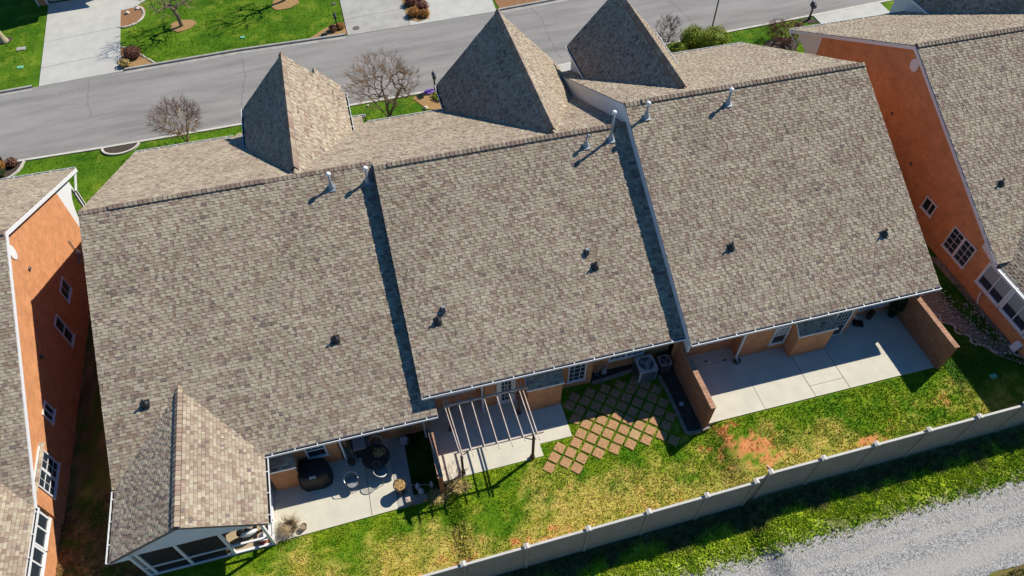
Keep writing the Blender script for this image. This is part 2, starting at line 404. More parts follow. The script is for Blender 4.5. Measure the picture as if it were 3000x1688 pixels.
# ================================================================ GROUND
def vnoise(x, y, sc, seed):
    """value noise on numpy arrays"""
    rs = np.random.RandomState(seed); tab = rs.rand(256, 256)
    X_ = np.asarray(x) * sc + 37.3 * seed; Y_ = np.asarray(y) * sc + 11.7 * seed
    xi = np.floor(X_).astype(int); yi = np.floor(Y_).astype(int); fx = X_ - xi; fy = Y_ - yi
    fx = fx * fx * (3 - 2 * fx); fy = fy * fy * (3 - 2 * fy)
    a = tab[xi % 256, yi % 256]; b = tab[(xi + 1) % 256, yi % 256]; c = tab[xi % 256, (yi + 1) % 256]; d = tab[(xi + 1) % 256, (yi + 1) % 256]
    return (a * (1 - fx) + b * fx) * (1 - fy) + (c * (1 - fx) + d * fx) * fy
def fbm(x, y, sc, seed, oct=4):
    t = 0; w = 0; am = 1.
    for k in range(oct):
        t = t + am * vnoise(x, y, sc * 2 ** k, seed + k); w += am; am *= .55
    return t / w
def mixc(a, b, t): return a * (1 - t[..., None]) + b * t[..., None]
A3 = lambda *c: np.array(c, float)
LUSH, LUSH2 = A3(.036, .105, .004), A3(.125, .225, .012)
DRY, DIRT = A3(.33, .235, .075), A3(.50, .205, .075)
def ground_col(x, y):
    n1 = fbm(x, y, .45, 3); n2 = fbm(x, y, 1.6, 9); n3 = fbm(x, y, 5.0, 21, 3)
    # mown front lawns
    st = .5 + .5 * np.sin((y * .95 + x * .12 + n1 * 1.5) * 4.2)
    col = mixc(LUSH, LUSH2, np.clip(.05 + 1.1 * (n1 - .3) + .5 * (n2 - .4) + .16 * st, 0, 1))
    yel = np.clip((n2 - .58) * 3.5, 0, .5); col = mixc(col, A3(.20, .24, .025), yel)
    # back yards: green near the houses, dry towards the fence
    green = mixc(A3(.062, .150, .005), A3(.26, .32, .016), np.clip(1.9 * (.6 * n2 + .4 * n3 - .32), 0, 1))
    dry = mixc(A3(.38, .32, .050), A3(.60, .44, .14), np.clip(1.8 * (n3 - .3) + .3 * (n1 - .4), 0, 1))
    fd = np.clip((11.0 - y + .5 * ss(12, 2, x)) * .45 + .10 + (n1 - .5) * 2.3 + (n2 - .5) * 1.5 + (n3 - .5) * .9, 0, 1)
    by = mixc(green, dry, fd * .80)
    dm = np.zeros_like(x)
    for (cx, cy, rx, ry, k) in [(14.0, 11.15, 1.15, .75, 1.15), (13.15, 11.75, .8, .4, .9), (14.3, 10.45, 1.3, .5, .9), (19.3, 10.0, .8, .3, 1.2), (14.15, 12.9, .0001, .1, 0), (13.4, 12.2, .6, .35, .8),
                                (-.2, 10.05, .7, .3, .7), (.3, 9.8, 2.5, .5, .5), (4.0, 9.7, 2.2, .4, .45), (8.0, 9.6, 2.0, .4, .4), (-14.6, 12.3, 1.0, 1.3, 1.3), (23.0, 10.9, 1.8, .4, .35)]:  # left side yard spot: orange soil, brightened to paint in sunlight
        if rx < .01: continue
        dm = np.maximum(dm, k * np.exp(-((x - cx) / rx) ** 2 - ((y - cy) / ry) ** 2))
    dm = np.clip((dm * .9 + (n3 - .5) * 1.9 + (n2 - .5) * .9 - .52) * 2.6, 0, 1) * (dm > .05)
    dm0 = dm
    by = mixc(by, DIRT * (0.75 + .5 * n3)[..., None], dm)
    # strip between the fence and the gravel
    vg = mixc(A3(.13, .22, .010), A3(.38, .44, .028), np.clip(1.7 * (n3 - .25), 0, 1))
    br = mixc(A3(.060, .048, .030), A3(.17, .125, .075), np.clip(1.8 * (n3 - .3), 0, 1))
    vb = np.clip((y - 7.75) * 1.6 + (n2 - .5) * 3, 0, 1)
    vg = mixc(vg, br, vb * .85)
    vg = mixc(vg, A3(.40, .36, .27), np.clip((7.15 - y) * 1.2 + (n3 - .55) * 3.0, 0, 1) * .7)
    t = (y < 9.0).astype(float); by = mixc(by, vg, t)
    far = mixc(A3(.14, .10, .045), A3(.17, .17, .03), np.clip(2 * (n3 - .3), 0, 1))
    by = mixc(by, far, (y < 4.2).astype(float))
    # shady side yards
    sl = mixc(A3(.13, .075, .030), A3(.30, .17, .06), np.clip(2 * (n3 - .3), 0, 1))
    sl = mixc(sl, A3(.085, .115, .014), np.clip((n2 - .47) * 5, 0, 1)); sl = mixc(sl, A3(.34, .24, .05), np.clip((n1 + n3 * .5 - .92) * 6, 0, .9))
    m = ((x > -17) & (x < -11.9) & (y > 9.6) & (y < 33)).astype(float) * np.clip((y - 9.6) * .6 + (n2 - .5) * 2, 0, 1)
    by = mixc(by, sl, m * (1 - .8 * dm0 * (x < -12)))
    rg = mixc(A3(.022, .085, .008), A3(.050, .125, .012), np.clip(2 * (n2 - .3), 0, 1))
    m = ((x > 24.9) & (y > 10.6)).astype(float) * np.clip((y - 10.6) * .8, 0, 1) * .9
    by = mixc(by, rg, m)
    w1 = ((x > -1.7) & (x < .6) & (y > 12.9) & (y < 16.5)).astype(float)
    by = mixc(by, mixc(A3(.020, .040, .010), A3(.045, .105, .012), np.clip(2.2 * (n2 - .35), 0, 1)), w1 * .9)
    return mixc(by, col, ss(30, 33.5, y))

def make_ground():
    xs = np.concatenate([[-400, -200, -100, -60], np.arange(-40, -26, 1.0), np.arange(-26, 46, .2), np.arange(46, 62, 1.0), [70, 120, 220, 420]])
    ys = np.concatenate([[-400, -150, -60, -25], np.arange(-14, 2, 1.0), np.arange(2, 17, .16), np.arange(17, 34, .6), np.arange(34, 62, .2), np.arange(62, 76, 1.), [90, 150, 400]])
    XX, YY = np.meshgrid(xs, ys); Z = gz(XX, YY)
    n = (fbm(XX, YY, 1.3, 5) - .5) * .05; Z = Z + n * ((YY < 12.4) | (YY > 36))
    Z -= .012
    nx, ny = len(xs), len(ys)
    V = np.stack([XX, YY, Z], -1).reshape(-1, 3)
    idx = np.arange(nx * ny).reshape(ny, nx)
    F = np.stack([idx[:-1, :-1], idx[:-1, 1:], idx[1:, 1:], idx[1:, :-1]], -1).reshape(-1, 4)
    me = bpy.data.meshes.new('lawn_ground'); me.from_pydata(V.tolist(), [], F.tolist())
    ca = me.attributes.new('Col', 'FLOAT_COLOR', 'POINT')
    col = ground_col(V[:, 0], V[:, 1]); rgba = np.concatenate([np.clip(col, 0, 1), np.ones((len(col), 1))], 1)
    ca.data.foreach_set('color', rgba.ravel())
    me.polygons.foreach_set('use_smooth', [True] * len(me.polygons))
    me.materials.append(M['ground'])
    o = bpy.data.objects.new('lawn_ground', me); C.objects.link(o); struct(o); return o
make_ground()

def sheet(name, poly, m, dz, thick=0.0, flat=None, step=None):
    """a ground sheet following the terrain (polygon fan-subdivided along its outline is enough for short spans)"""
    mb = MB()
    pts = [Vector((x, y, (flat if flat is not None else g(x, y)) + dz)) for x, y in poly]
    mb.face(pts)
    if thick:
        n = len(pts)
        for k in range(n):
            a, b = pts[k], pts[(k + 1) % n]; mb.face([a, a - Vector((0, 0, thick)), b - Vector((0, 0, thick)), b])
    return mb.build(name, m)
def ccw(poly):
    s = sum(a[0] * b[1] - b[0] * a[1] for a, b in zip(poly, poly[1:] + poly[:1]))
    return poly if s > 0 else poly[::-1]

NEAR = [(-150, 41.5), (-21.02, 41.34), (-16.05, 41.12), (-8.8, 40.96), (1.25, 40.78), (6.82, 40.72), (16, 41.0), (26.42, 41.27), (33.95, 41.38), (60, 41.9), (150, 45)]
FAR = [(-150, 48.6), (-23.5, 49.17), (-15.34, 49.36), (-7.25, 49.40), (.26, 49.05), (11.1, 48.85), (20, 49.1), (60, 50), (150, 53)]
def at(poly, x):
    for (a, b), (c, d) in zip(poly[:-1], poly[1:]):
        if a <= x <= c: return b + (d - b) * (x - a) / (c - a)
def strip(name, xs, f0, f1, m, dz, kind='structure', h=None):
    mb = MB()
    for a, b in zip(xs[:-1], xs[1:]):
        P = [(a, f0(a)), (b, f0(b)), (b, f1(b)), (a, f1(a))]
        mb.face([(x, y, g(x, y) + dz) for x, y in P])
        if h:
            for i, j in ((0, 1), (2, 3)):
                p, q = P[i], P[j]
                mb.face([(p[0], p[1], g(*p) + dz), (p[0], p[1], g(*p) + dz - h), (q[0], q[1], g(*q) + dz - h), (q[0], q[1], g(*q) + dz)])
    o = mb.build(name, m); o['kind'] = kind; return o
XS = [-150, -60] + list(np.arange(-40, 60, 1.0)) + [80, 150]
strip('road', XS, lambda x: at(NEAR, x), lambda x: at(FAR, x), M['asphalt'], .03)
strip('curb', XS, lambda x: at(NEAR, x) - .16, lambda x: at(NEAR, x) + .02, M['curb_near'], .06, h=.1)
def seg_strip(name, x0, x1, f0, f1, m, dz, h):
    xs = list(np.arange(x0, x1, .6)) + [x1]
    return strip(name, xs, f0, f1, m, dz, h=h)
for (a, b) in ((-60, -21.35), (-15.2, .45), (12.1, 60)):
    seg_strip('curb', a, b, lambda x: at(FAR, x), lambda x: at(FAR, x) + .17, M['curb'], .15, .16)
    seg_strip('curb', a, b, lambda x: at(FAR, x) - .38, lambda x: at(FAR, x) - .002, M['curb'], .036, 0)
# driveways of the far side
def drive(name, poly, m, dz=.05, joints=()):
    o = sheet(name, ccw(poly), m, dz, .12); struct(o)
    for (p, q) in joints:
        d = Vector((q[0] - p[0], q[1] - p[1])).normalized(); nn = Vector((-d.y, d.x)) * .012
        mb = MB(); mb.face([(p[0] + nn.x, p[1] + nn.y, g(*p) + dz + .004), (p[0] - nn.x, p[1] - nn.y, g(*p) + dz + .004), (q[0] - nn.x, q[1] - nn.y, g(*q) + dz + .004), (q[0] + nn.x, q[1] + nn.y, g(*q) + dz + .004)])
        struct(mb.build('driveway_joint', M['joint']))
drive('driveway', [(-20.94, 49.22), (-15.3, 49.36), (-15.75, 52.5), (-16.2, 60.6), (-21.7, 60.6)], M['concrete_new'], .05, [((-21.3, 54.9), (-15.9, 55.4)), ((-21.1, 51.5), (-15.65, 51.9))])
drive('driveway', [(.61, 49.02), (5.27, 48.95), (5.3, 60), (.6, 60)], M['concrete_old'], .05, [((.62, 51.2), (5.27, 51.4))])
drive('driveway', [(5.30, 48.94), (11.9, 48.86), (12.3, 60), (5.32, 60)], M['concrete_new'], .05)
drive('front_walk', [(-16.14, 59.1), (-16.02, 57.77), (-15.1, 57.95), (-14.2, 58.9), (-13.6, 60.2), (-16.14, 60.2)], M['concrete_new'], .045)
# driveways of the row, from the garages to the street
drive('driveway', [(-5.5, 34.9), (-.9, 34.9), (-.8, 40.72), (-5.6, 40.78)], M['concrete_new'])
drive('driveway', [(6.0, 35.5), (11.8, 35.5), (11.9, 40.66), (5.9, 40.6)], M['concrete_new'])
drive('driveway', [(13.9, 35.2), (18.3, 35.2), (18.3, 40.92), (14.0, 40.8)], M['concrete_new'])
drive('driveway', [(34.1, 35.5), (39.6, 35.5), (39.6, 41.42), (34.05, 41.24)], M['concrete_new'])
# gravel lane
rs = np.random.RandomState(4)
def gedge(x): return 6.78 - .006 * (x - 18) + .34 * (float(fbm(np.array([x]), np.array([0.]), .9, 41, 5)[0]) - .5) + .28 * (float(vnoise(np.array([x]), np.array([3.]), 5., 55)[0]) - .5)
def gedge2(x): return 3.66 + .05 * (x - 21) + .5 * (float(fbm(np.array([x]), np.array([7.]), .9, 43, 5)[0]) - .5)
strip('gravel_road', [-120, -40] + list(np.arange(-10, 50, .12)) + [120], gedge2, gedge, M['gravel'], .012)
# cracks in the road
def crack(pts, w=.010):
    mb = MB(); P = []
    for (a, b) in zip(pts[:-1], pts[1:]):
        n = 9
        for k in range(n):
            t = k / n; P.append((a[0] + (b[0] - a[0]) * t + rnd.uniform(-.09, .09), a[1] + (b[1] - a[1]) * t))
    P.append(pts[-1])
    for a, b in zip(P[:-1], P[1:]):
        d = Vector((b[0] - a[0], b[1] - a[1])).normalized(); n = Vector((-d.y, d.x)) * w
        mb.face([(a[0] + n.x, a[1] + n.y, g(*a) + .034), (a[0] - n.x, a[1] - n.y, g(*a) + .034), (b[0] - n.x, b[1] - n.y, g(*b) + .034), (b[0] + n.x, b[1] + n.y, g(*b) + .034)])
    struct(mb.build('road_crack', M['tar']))
crack([(14.5, 48.9), (14.95, 46.6), (14.65, 44.2), (14.8, 41.6)]); crack([(24.8, 46.6), (25.1, 45.2), (25.3, 43.3)]); crack([(-17.63, 49.1), (-17.42, 46.35), (-17.04, 44.6)]); crack([(-7.07, 48.47), (-6.95, 46.49), (-7.24, 42.87)], .013)

# patios
def slab(name, poly, z, m, th=.14):
    return struct(sheet(name, ccw(poly), m, 0, th + .25, flat=z))
def joint(p, q, z, w=.011):
    d = Vector((q[0] - p[0], q[1] - p[1])).normalized(); n = Vector((-d.y, d.x)) * w
    mb = MB(); mb.face([(p[0] + n.x, p[1] + n.y, z), (p[0] - n.x, p[1] - n.y, z), (q[0] - n.x, q[1] - n.y, z), (q[0] + n.x, q[1] + n.y, z)])
    struct(mb.build('patio_joint', M['joint']))
slab('patio', [(-6.85, 12.5), (-1.6, 12.62), (-1.58, 16.0), (-6.85, 16.0)], .03, M['concrete'])
joint((-2.74, 12.62), (-2.70, 16.0), .034)
slab('patio_strip', [(-1.58, 12.62), (-.35, 12.62), (-.40, 13.0), (-.88, 13.05), (-.86, 16.0), (-1.57, 16.0)], .022, M['concrete_old'])
slab('patio', [(.5, 13.16), (5.05, 13.19), (5.04, 13.79), (6.57, 13.79), (6.57, 16.4), (3.1, 16.4), (3.1, 16.7), (.5, 16.7)], .42, M['concrete'])
slab('patio', [(12.66, 12.62), (24.45, 12.62), (24.45, 15.6), (24.9, 17.2), (12.66, 16.2)], .79, M['concrete'])
for p, q in (((18.1, 12.62), (18.05, 14.95)), ((19.88, 12.62), (19.85, 14.95)), ((18.1, 13.2), (19.88, 13.2)), ((15.5, 12.62), (15.5, 14.2)), ((12.7, 15.55), (15.5, 15.5))):
    joint(p, q, .794, .012 if q[1] > 13.3 and p[0] > 16 else .008)

# ================================================================ HOUSE BUILDERS
def shingle_slope(mb, P0, u, v, W, Ln, rg, slab=.13, e=.1425):
    P0 = Vector(P0); u = Vector(u).normalized(); v = Vector(v).normalized(); n = u.cross(v)
    if slab: mb.obox(P0, u, v, n, 0, W, 0, Ln, -slab, -.008, 0, .12)
    rows = int(math.ceil(Ln / e))
    V = mb.v; F = mb.f; MM = mb.m; AA = mb.a
    run = 0.5
    for r in range(rows):
        v0 = r * e; v1 = min(Ln, v0 + e + .004)
        x = -rg.uniform(0, .25); raised = rg.random() < .5
        rowbias = rg.gauss(0, .05)
        while x < W:
            w = rg.choice((.10, .12, .14, .16, .185, .21, .25)); a, b = max(0, x), min(W, x + w); x += w
            raised = not raised
            if b <= a: continue
            hb = .031 if raised else .018
            hm = hb - .005; L1 = v0 + (v1 - v0) * .80
            # blended granules: raised teeth tend to be pale, gaps brown
            s = (rg.uniform(.46, 1.0) if raised else rg.uniform(.16, .78)) + rowbias
            if rg.random() < .04: s = rg.uniform(0, .2)
            if not raised and rg.random() < .35: s = rg.uniform(.55, .95)
            s = min(.999, max(.0, s))
            i = len(V)
            for (xx, vv, hh) in ((a, v0, hb), (b, v0, hb), (b, L1, hm), (a, L1, hm), (b, v1, -.002), (a, v1, -.002), (a, v0, -.006), (b, v0, -.006)):
                p = P0 + u * xx + v * vv + n * hh; V.append((p.x, p.y, p.z))
            F.append((i, i + 1, i + 2, i + 3)); F.append((i + 3, i + 2, i + 4, i + 5)); F.append((i + 6, i + 7, i + 1, i))
            MM.extend((0, 0, 0)); AA.extend((s, s, s))
            if raised:
                F.append((i + 1, i + 7, i + 4, i + 2)); F.append((i + 6, i, i + 3, i + 5)); MM.extend((0, 0)); AA.extend((s, s))

def ridge_cap(name, parent, p, q, sl, sr, rg, w=.17, e=.205, lift=.075, vent=None, step=.030):
    """overlapping cap shingles; sl / sr = downslope unit vectors either side"""
    p = Vector(p); q = Vector(q); d = (q - p); L = d.length; d.normalize(); sl = Vector(sl).normalized(); sr = Vector(sr).normalized()
    mb = MB(); up = Vector((0, 0, 1)); k = 0; x = 0.0
    while x < L - .02:
        x1 = min(L, x + e + .03); s = rg.choice((.22, .30, .45, .58, .67)) + rg.uniform(-.05, .05)
        lf = lift
        if vent and not (vent[0] <= x <= vent[1]): lf = lift * .35
        h0, h1 = lf + .004 + step, lf + .004
        A = p + d * x; B = p + d * x1
        a0, a1 = A + up * (h0 + .03), B + up * (h1 + .03)
        l0, l1 = A + sl * w + up * h0, B + sl * w + up * h1
        r0, r1 = A + sr * w + up * h0, B + sr * w + up * h1
        mb.face([a0, a1, l1, l0], 0, s); mb.face([a1, a0, r0, r1], 0, s)
        dn = up * (h0 + .03)
        mb.face([l0, l1, l1 - dn, l0 - dn], 0, .0); mb.face([r1, r0, r0 - dn, r1 - dn], 0, .0)  # skirts in the darkest tone paint the shadow line beside the caps
        mb.face([l0, l0 - up * .05, a0 - up * .05, a0], 0, s * .6); mb.face([a0, a0 - up * .05, r0 - up * .05, r0], 0, s * .6)
        x += e
    return mb.build(name, M['shingle'], parent)

def gutter(parent, p, q, out, hang=.92, name='gutter', d=.135, h=.11):
    p = Vector(p); q = Vector(q); u = (q - p); L = u.length; u.normalize(); out = Vector(out).normalized(); up = Vector((0, 0, 1))
    mb = MB()
    mb.obox(p, u, out, up, 0, L, 0, .012, -h - .06, 0); mb.obox(p, u, out, up, 0, L, .012, d, -h, -h + .012)
    mb.obox(p, u, out, up, 0, L, .013, d - .001, -h + .013, -h + .03, 1)          # dark strip painting the shade inside the trough
    mb.obox(p, u, out, up, 0, L, d - .001, d + .014, -h, .004); mb.obox(p, u, out, up, 0, L, d - .008, d + .020, .004, .016)
    for e in (0, L - .012): mb.obox(p, u, out, up, e, e + .012, .012, d - .001, -h + .012, .003)
    k = .35
    while k < L - .1:
        mb.obox(p, u, out, up, k - .018, k + .018, -.01, d - .008, .004, .014); k += hang
    return mb.build(name, [M['white'], M['mulch']], parent)  # mulch colour reused here only as painted shade in the trough

def window(parent, O, u, n, w, h, cols=2, rows=2, mull=(), pane='glass', border=.06, blind=0, halfrow=False, meet=False):
    """O lower-left corner on the wall face, u along the wall, n outwards"""
    O = Vector(O); u = Vector(u); n = Vector(n); z = Vector((0, 0, 1)); mb = MB(); b = border
    mb.obox(O, u, z, n, 0, w, 0, b, .002, .06); mb.obox(O, u, z, n, 0, w, h - b, h, .002, .06)
    mb.obox(O, u, z, n, 0, b, b, h - b, .002, .06); mb.obox(O, u, z, n, w - b, w, b, h - b, .002, .06)
    mb.obox(O, u, z, n, -.04, w + .04, -.05, 0, .002, .085)
    for (f, ww) in mull: mb.obox(O, u, z, n, f * w - ww / 2, f * w + ww / 2, b, h - b, .004, .055)
    t = .010
    for k in range(1, cols): mb.obox(O, u, z, n, k * w / cols - t, k * w / cols + t, b + (h / 2 if halfrow else 0), h - b, .012, .034)
    for k in range(1, rows):
        zz = k * h / rows
        if halfrow: zz = h / 2 + k * h / 2 / rows
        mb.obox(O, u, z, n, b, w - b, zz - t, zz + t, .010, .033)
    if meet: mb.obox(O, u, z, n, b, w - b, h / 2 - .025, h / 2 + .025, .006, .045)
    f = mb.build('window', M['white'], parent)
    p = MB(); p.obox(O, u, z, n, b * .8, w - b * .8, b * .8, h - b * .8, .001, .008)
    p.build('pane', M[pane], f)
    if blind:
        bb = MB(); bb.obox(O, u, z, n, b * .9, w - b * .9, h * (1 - blind), h - b * .9, .0085, .0095); bb.build('blind', M['blind'], f)
    return f

def downspout(parent, top, bot, off=(0, -.08, 0), kink=None):
    mb = MB(); top = Vector(top); bot = Vector(bot); o = Vector(off)
    t2 = bot + Vector((0, 0, max(.3, (top - bot).z - .35)))
    for a, b in ((top, t2), (t2, bot), (bot, bot + o * 3 + Vector((0, 0, -.06)))):
        d = (b - a); L = d.length; d.normalize(); e = d.orthogonal().normalized()
        sx = Vector((1, 0, 0)) if abs(d.x) < .8 else Vector((0, 1, 0)); sx = (sx - d * sx.dot(d)).normalized(); sy = d.cross(sx)
        mb.obox(a, sx, sy, d, -.045, .045, -.035, .035, -.02, L + .02)
    return mb.build('downspout', M['white'], parent)

def flue(parent, x, y, z, h, r=.055, sl=.5, name='flue_pipe'):
    mb = MB(); mb.tube((x, y, z - .1), (x, y, z + h - .1), r, r, 14)
    f = mb.build(name, M['metal'], parent, True)
    fl = MB(); fl.lathe((x, y, z), [(.15, -.10), (.135, .10), (.07, .30), (.062, .34)], 16); fl.obox((x, y, z - .0), (1, 0, 0), Vector((0, 1, sl)).normalized(), Vector((0, -sl, 1)).normalized(), -.17, .17, -.20, .14, .030, .044)
    fl.build('flashing', M['metal'], f)
    c = MB(); c.lathe((x, y, z + h), [(.06, -.14), (.105, -.12), (.108, -.03), (.09, .01), (.04, .035), (.0, .04)], 16)
    c.build('flue_cap', M['metal_cap'], f, True)
    return f
def hook_vent(parent, x, y, z, sl=.5):
    mb = MB(); pts = [(x, y, z), (x, y, z + .50), (x + .03, y - .01, z + .60), (x + .09, y - .02, z + .63), (x + .14, y - .03, z + .57), (x + .15, y - .03, z + .48)]
    mb.path(pts, .045, 10); f = mb.build('hooked_vent', M['metal'], parent, True)
    fl = MB(); fl.lathe((x, y, z), [(.15, -.10), (.13, .10), (.06, .30)], 16); fl.obox((x, y, z), (1, 0, 0), Vector((0, 1, sl)).normalized(), Vector((0, -sl, 1)).normalized(), -.17, .17, -.20, .14, .030, .044)
    fl.build('flashing', M['metal'], f); return f
def plumb_vent(parent, x, y, z, sl=.5):
    mb = MB(); mb.tube((x, y, z), (x, y, z + .36), .045, .045, 12); f = mb.build('plumbing_vent', M['black'], parent, True)
    fl = MB(); fl.lathe((x, y, z), [(.165, -.08), (.16, .04), (.13, .13), (.06, .20)], 16)
    fl.obox((x, y, z), (1, 0, 0), Vector((0, 1, sl)).normalized(), Vector((0, -sl, 1)).normalized(), -.16, .16, -.18, .20, .034, .046)
    fl.build('flashing', M['black'], f); return f
def box_vent(parent, x, y, z, sl=.5):
    vv = Vector((0, 1, sl)).normalized(); nn = Vector((0, -sl, 1)).normalized()
    mb = MB(); mb.prism([Vector((x - .09, y, z)) + vv * a + nn * b for a, b in ((-.13, .01), (-.15, .14), (-.02, .17), (.14, .02))], (.18, 0, 0))
    f = mb.build('exhaust_hood', M['black'], parent)
    t = MB(); t.obox((x, y, z), (1, 0, 0), vv, nn, -.05, .10, .03, .13, .174, .182); t.obox((x, y, z), (1, 0, 0), vv, nn, .10, .17, -.10, -.05, .026, .034); t.build('hood_plate', M['metal'], f); return f

def bay(parent, x0, x1, yf, yw, zb, ze, zt, rg):
    """brick chimney chase under the eave with its own small shed roof"""
    mb = MB(); mb.prism([(x0, yf, zb - .3), (x0, yf, ze - .10), (x0, yw + .05, zt - .14), (x0, yw + .05, zb - .3)], (x1 - x0, 0, 0))
    b = mb.build('fireplace_bump', M['brick'], parent)
    r = MB(); v = Vector((0, yw + .02 - (yf - .06), zt - ze)); shingle_slope(r, (x0 - .06, yf - .06, ze), (1, 0, 0), v, x1 - x0 + .12, v.length, rg, .06)
    r.build('shed_roof', M['shingle'], b)
    t = MB(); t.box(x0 - .07, x1 + .07, yf - .085, yf - .062, ze - .09, ze + .012)
    t.prism([(x0 - .085, yf - .08, ze - .08), (x0 - .085, yf - .08, ze + .02), (x0 - .085, yw, zt + .02), (x0 - .085, yw, zt - .08)], (.022, 0, 0))
    t.build('drip_edge', M['trim'], b)
    return b

def rake_board(parent, pts, dx, drop=.20, th=.035, name='rake_board', m='white'):
    """board under a roof edge lying in a plane of constant x; pts = (y,z) along the edge"""
    mb = MB()
    for (y0, z0), (y1, z1) in zip(pts[:-1], pts[1:]):
        mb.prism([(dx, y0, z0), (dx, y1, z1), (dx, y1, z1 - drop), (dx, y0, z0 - drop)], (th, 0, 0))
    return mb.build(name, M[m], parent)

def main_roof(root, x0, x1, eb, rd, ef, rg, extra=None, vent=None, cap=True):
    """eb/ef = (y,z) back and front eaves, rd = (y,z) ridge"""
    mb = MB()
    vb = Vector((0, rd[0] - eb[0], rd[1] - eb[1])); shingle_slope(mb, (x0, eb[0], eb[1]), (1, 0, 0), vb, x1 - x0, vb.length, rg)
    vf = Vector((0, rd[0] - ef[0], rd[1] - ef[1])); shingle_slope(mb, (x1, ef[0], ef[1]), (-1, 0, 0), vf, x1 - x0, vf.length, rg)
    if extra:
        for (P0, u, v, W, L) in extra: shingle_slope(mb, P0, u, v, W, L, rg)
    r = mb.build('roof', M['shingle'], root)
    if cap: ridge_cap('ridge_cap', r, (x0 + .02, rd[0], rd[1]), (x1 - .02, rd[0], rd[1]), -vb, -vf, rg, vent=vent)
    return r

def front_gable(root, xl, xr, ze, zr, yf, yb, rg, body=True, gl=True, gr=True, zfloor=0.0, ybw=28.5, gly=None, gry=None):
    xc = (xl + xr) / 2; mb = MB()
    vl = Vector((xc - xl, 0, zr - ze)); L = vl.length
    shingle_slope(mb, (xl, yf, ze), (0, -1, 0), vl, yf - yb, L, rg)
    vr = Vector((xc - xr, 0, zr - ze)); shingle_slope(mb, (xr, yb, ze), (0, 1, 0), vr, yf - yb, L, rg)
    r = mb.build('gable_roof', M['shingle'], root)
    ridge_cap('ridge_cap', r, (xc, yf - .02, zr), (xc, yb + .35, zr), -vl, -vr, rg, w=.25, lift=.09, e=.24, step=.055)
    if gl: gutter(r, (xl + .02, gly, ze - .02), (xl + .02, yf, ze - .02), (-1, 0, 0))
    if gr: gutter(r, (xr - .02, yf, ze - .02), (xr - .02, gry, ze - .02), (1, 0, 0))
    if body:
        s = (zr - ze) / (xc - xl); i = .22
        w = MB(); w.prism([(xl + i, yf - .25, zfloor - .3), (xr - i, yf - .25, zfloor - .3), (xr - i, yf - .25, ze + s * i - .22), (xc, yf - .25, zr - .22), (xl + i, yf - .25, ze + s * i - .22)], (0, -.12, 0))
        w.box(xl + i, xl + i + .12, ybw, yf - .372, zfloor - .3, ze + s * i - .2); w.box(xr - i - .12, xr - i, ybw, yf - .372, zfloor - .3, ze + s * i - .2)
        w.build('gable_wall', M['siding'], root)
        d = MB(); d.box(xl + .75, xr - .75, yf - .25, yf - .21, zfloor, zfloor + 2.15); d.build('garage_door', M['white'], root)
    return r

# ================================================================ THE ROW: THREE HOUSES
UP = (0, 0, 1)
# ---------- house with the screened porch (left end)
h1 = empty('row_house', (-6, 25, 0), 'left end house of the brown shingled row, with a gabled screened porch behind', 'house', 'joined houses of the row')
rg = random.Random(11)
B1, R1, F1 = (15.16, 2.69), (25.73, 7.95), (35.2, 3.4)
s1 = (R1[1] - B1[1]) / (R1[0] - B1[0])
ex = [((.329, 15.16, 2.69), (1, 0, 0), (0, 1, s1), .50, 1.6),
      ((-5.9, 35.75, 3.13), (-1, 0, 0), Vector((0, -1, .49)), .95, .62)]
rf1 = main_roof(h1, -12.33, .33, B1, R1, F1, rg, ex, vent=(1.2, 7.6))
front_gable(h1, -5.95, -.36, 5.02, 8.0, 35.4, 25.8, rg, gly=31.75, gry=31.85, zfloor=-.1)
# small front gable peeping past the right rake
gb = MB(); shingle_slope(gb, (-3.0, 36.5, 4.75), (0, -1, 0), (1.25, 0, 1.35), 1.5, 1.84, rg, .08); shingle_slope(gb, (-.5, 35.0, 4.75), (0, 1, 0), (-1.25, 0, 1.35), 1.5, 1.84, rg, .08)
gr_ = gb.build('porch_gable', M['shingle'], h1); ridge_cap('ridge_cap', gr_, (-1.75, 36.5, 6.1), (-1.75, 35.1, 6.1), (-1.25, 0, -1.35), (1.25, 0, -1.35), rg, w=.12)
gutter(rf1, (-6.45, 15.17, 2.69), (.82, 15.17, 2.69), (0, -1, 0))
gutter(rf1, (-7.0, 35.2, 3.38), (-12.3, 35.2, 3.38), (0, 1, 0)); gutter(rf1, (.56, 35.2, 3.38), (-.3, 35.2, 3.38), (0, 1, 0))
w = MB()
w.box(-12.2, -6.6, 15.5, 15.7, -.4, 2.72); w.box(-6.6, -3.63, 15.5, 15.7, -.4, 2.72); w.box(-3.83, -3.63, 15.7, 16.0, -.4, 2.72); w.box(-3.83, .29, 16.0, 16.2, -.4, 2.95)
w.prism([(-12.2, 15.7, -.5), (-12.2, 15.7, 2.75), (-12.2, 25.73, 7.72), (-12.2, 34.9, 3.35), (-12.2, 34.9, -.5)], (.2, 0, 0))
w.box(-12.0, .3, 34.7, 34.9, -.5, 3.25)
w.build('wall', M['brick'], h1)
sf = MB(); sf.box(-6.5, .8, 15.2, 15.995, 2.50, 2.525); sf.build('soffit', M['soffit'], h1)
bay(h1, -6.55, -5.43, 14.76, 15.5, 0, 1.90, 2.32, rg)
window(h1, (-4.98, 15.498, .92), (1, 0, 0), (0, -1, 0), .86, 1.25, 3, 2, halfrow=True, meet=True)
window(h1, (-2.62, 15.998, 1.42), (1, 0, 0), (0, -1, 0), 1.75, .85, 1, 1, mull=((.5, .10),))
downspout(h1, (-3.50, 15.2, 2.55), (-3.48, 15.42, .1)); downspout(h1, (.20, 15.2, 2.55), (.18, 15.75, .3))
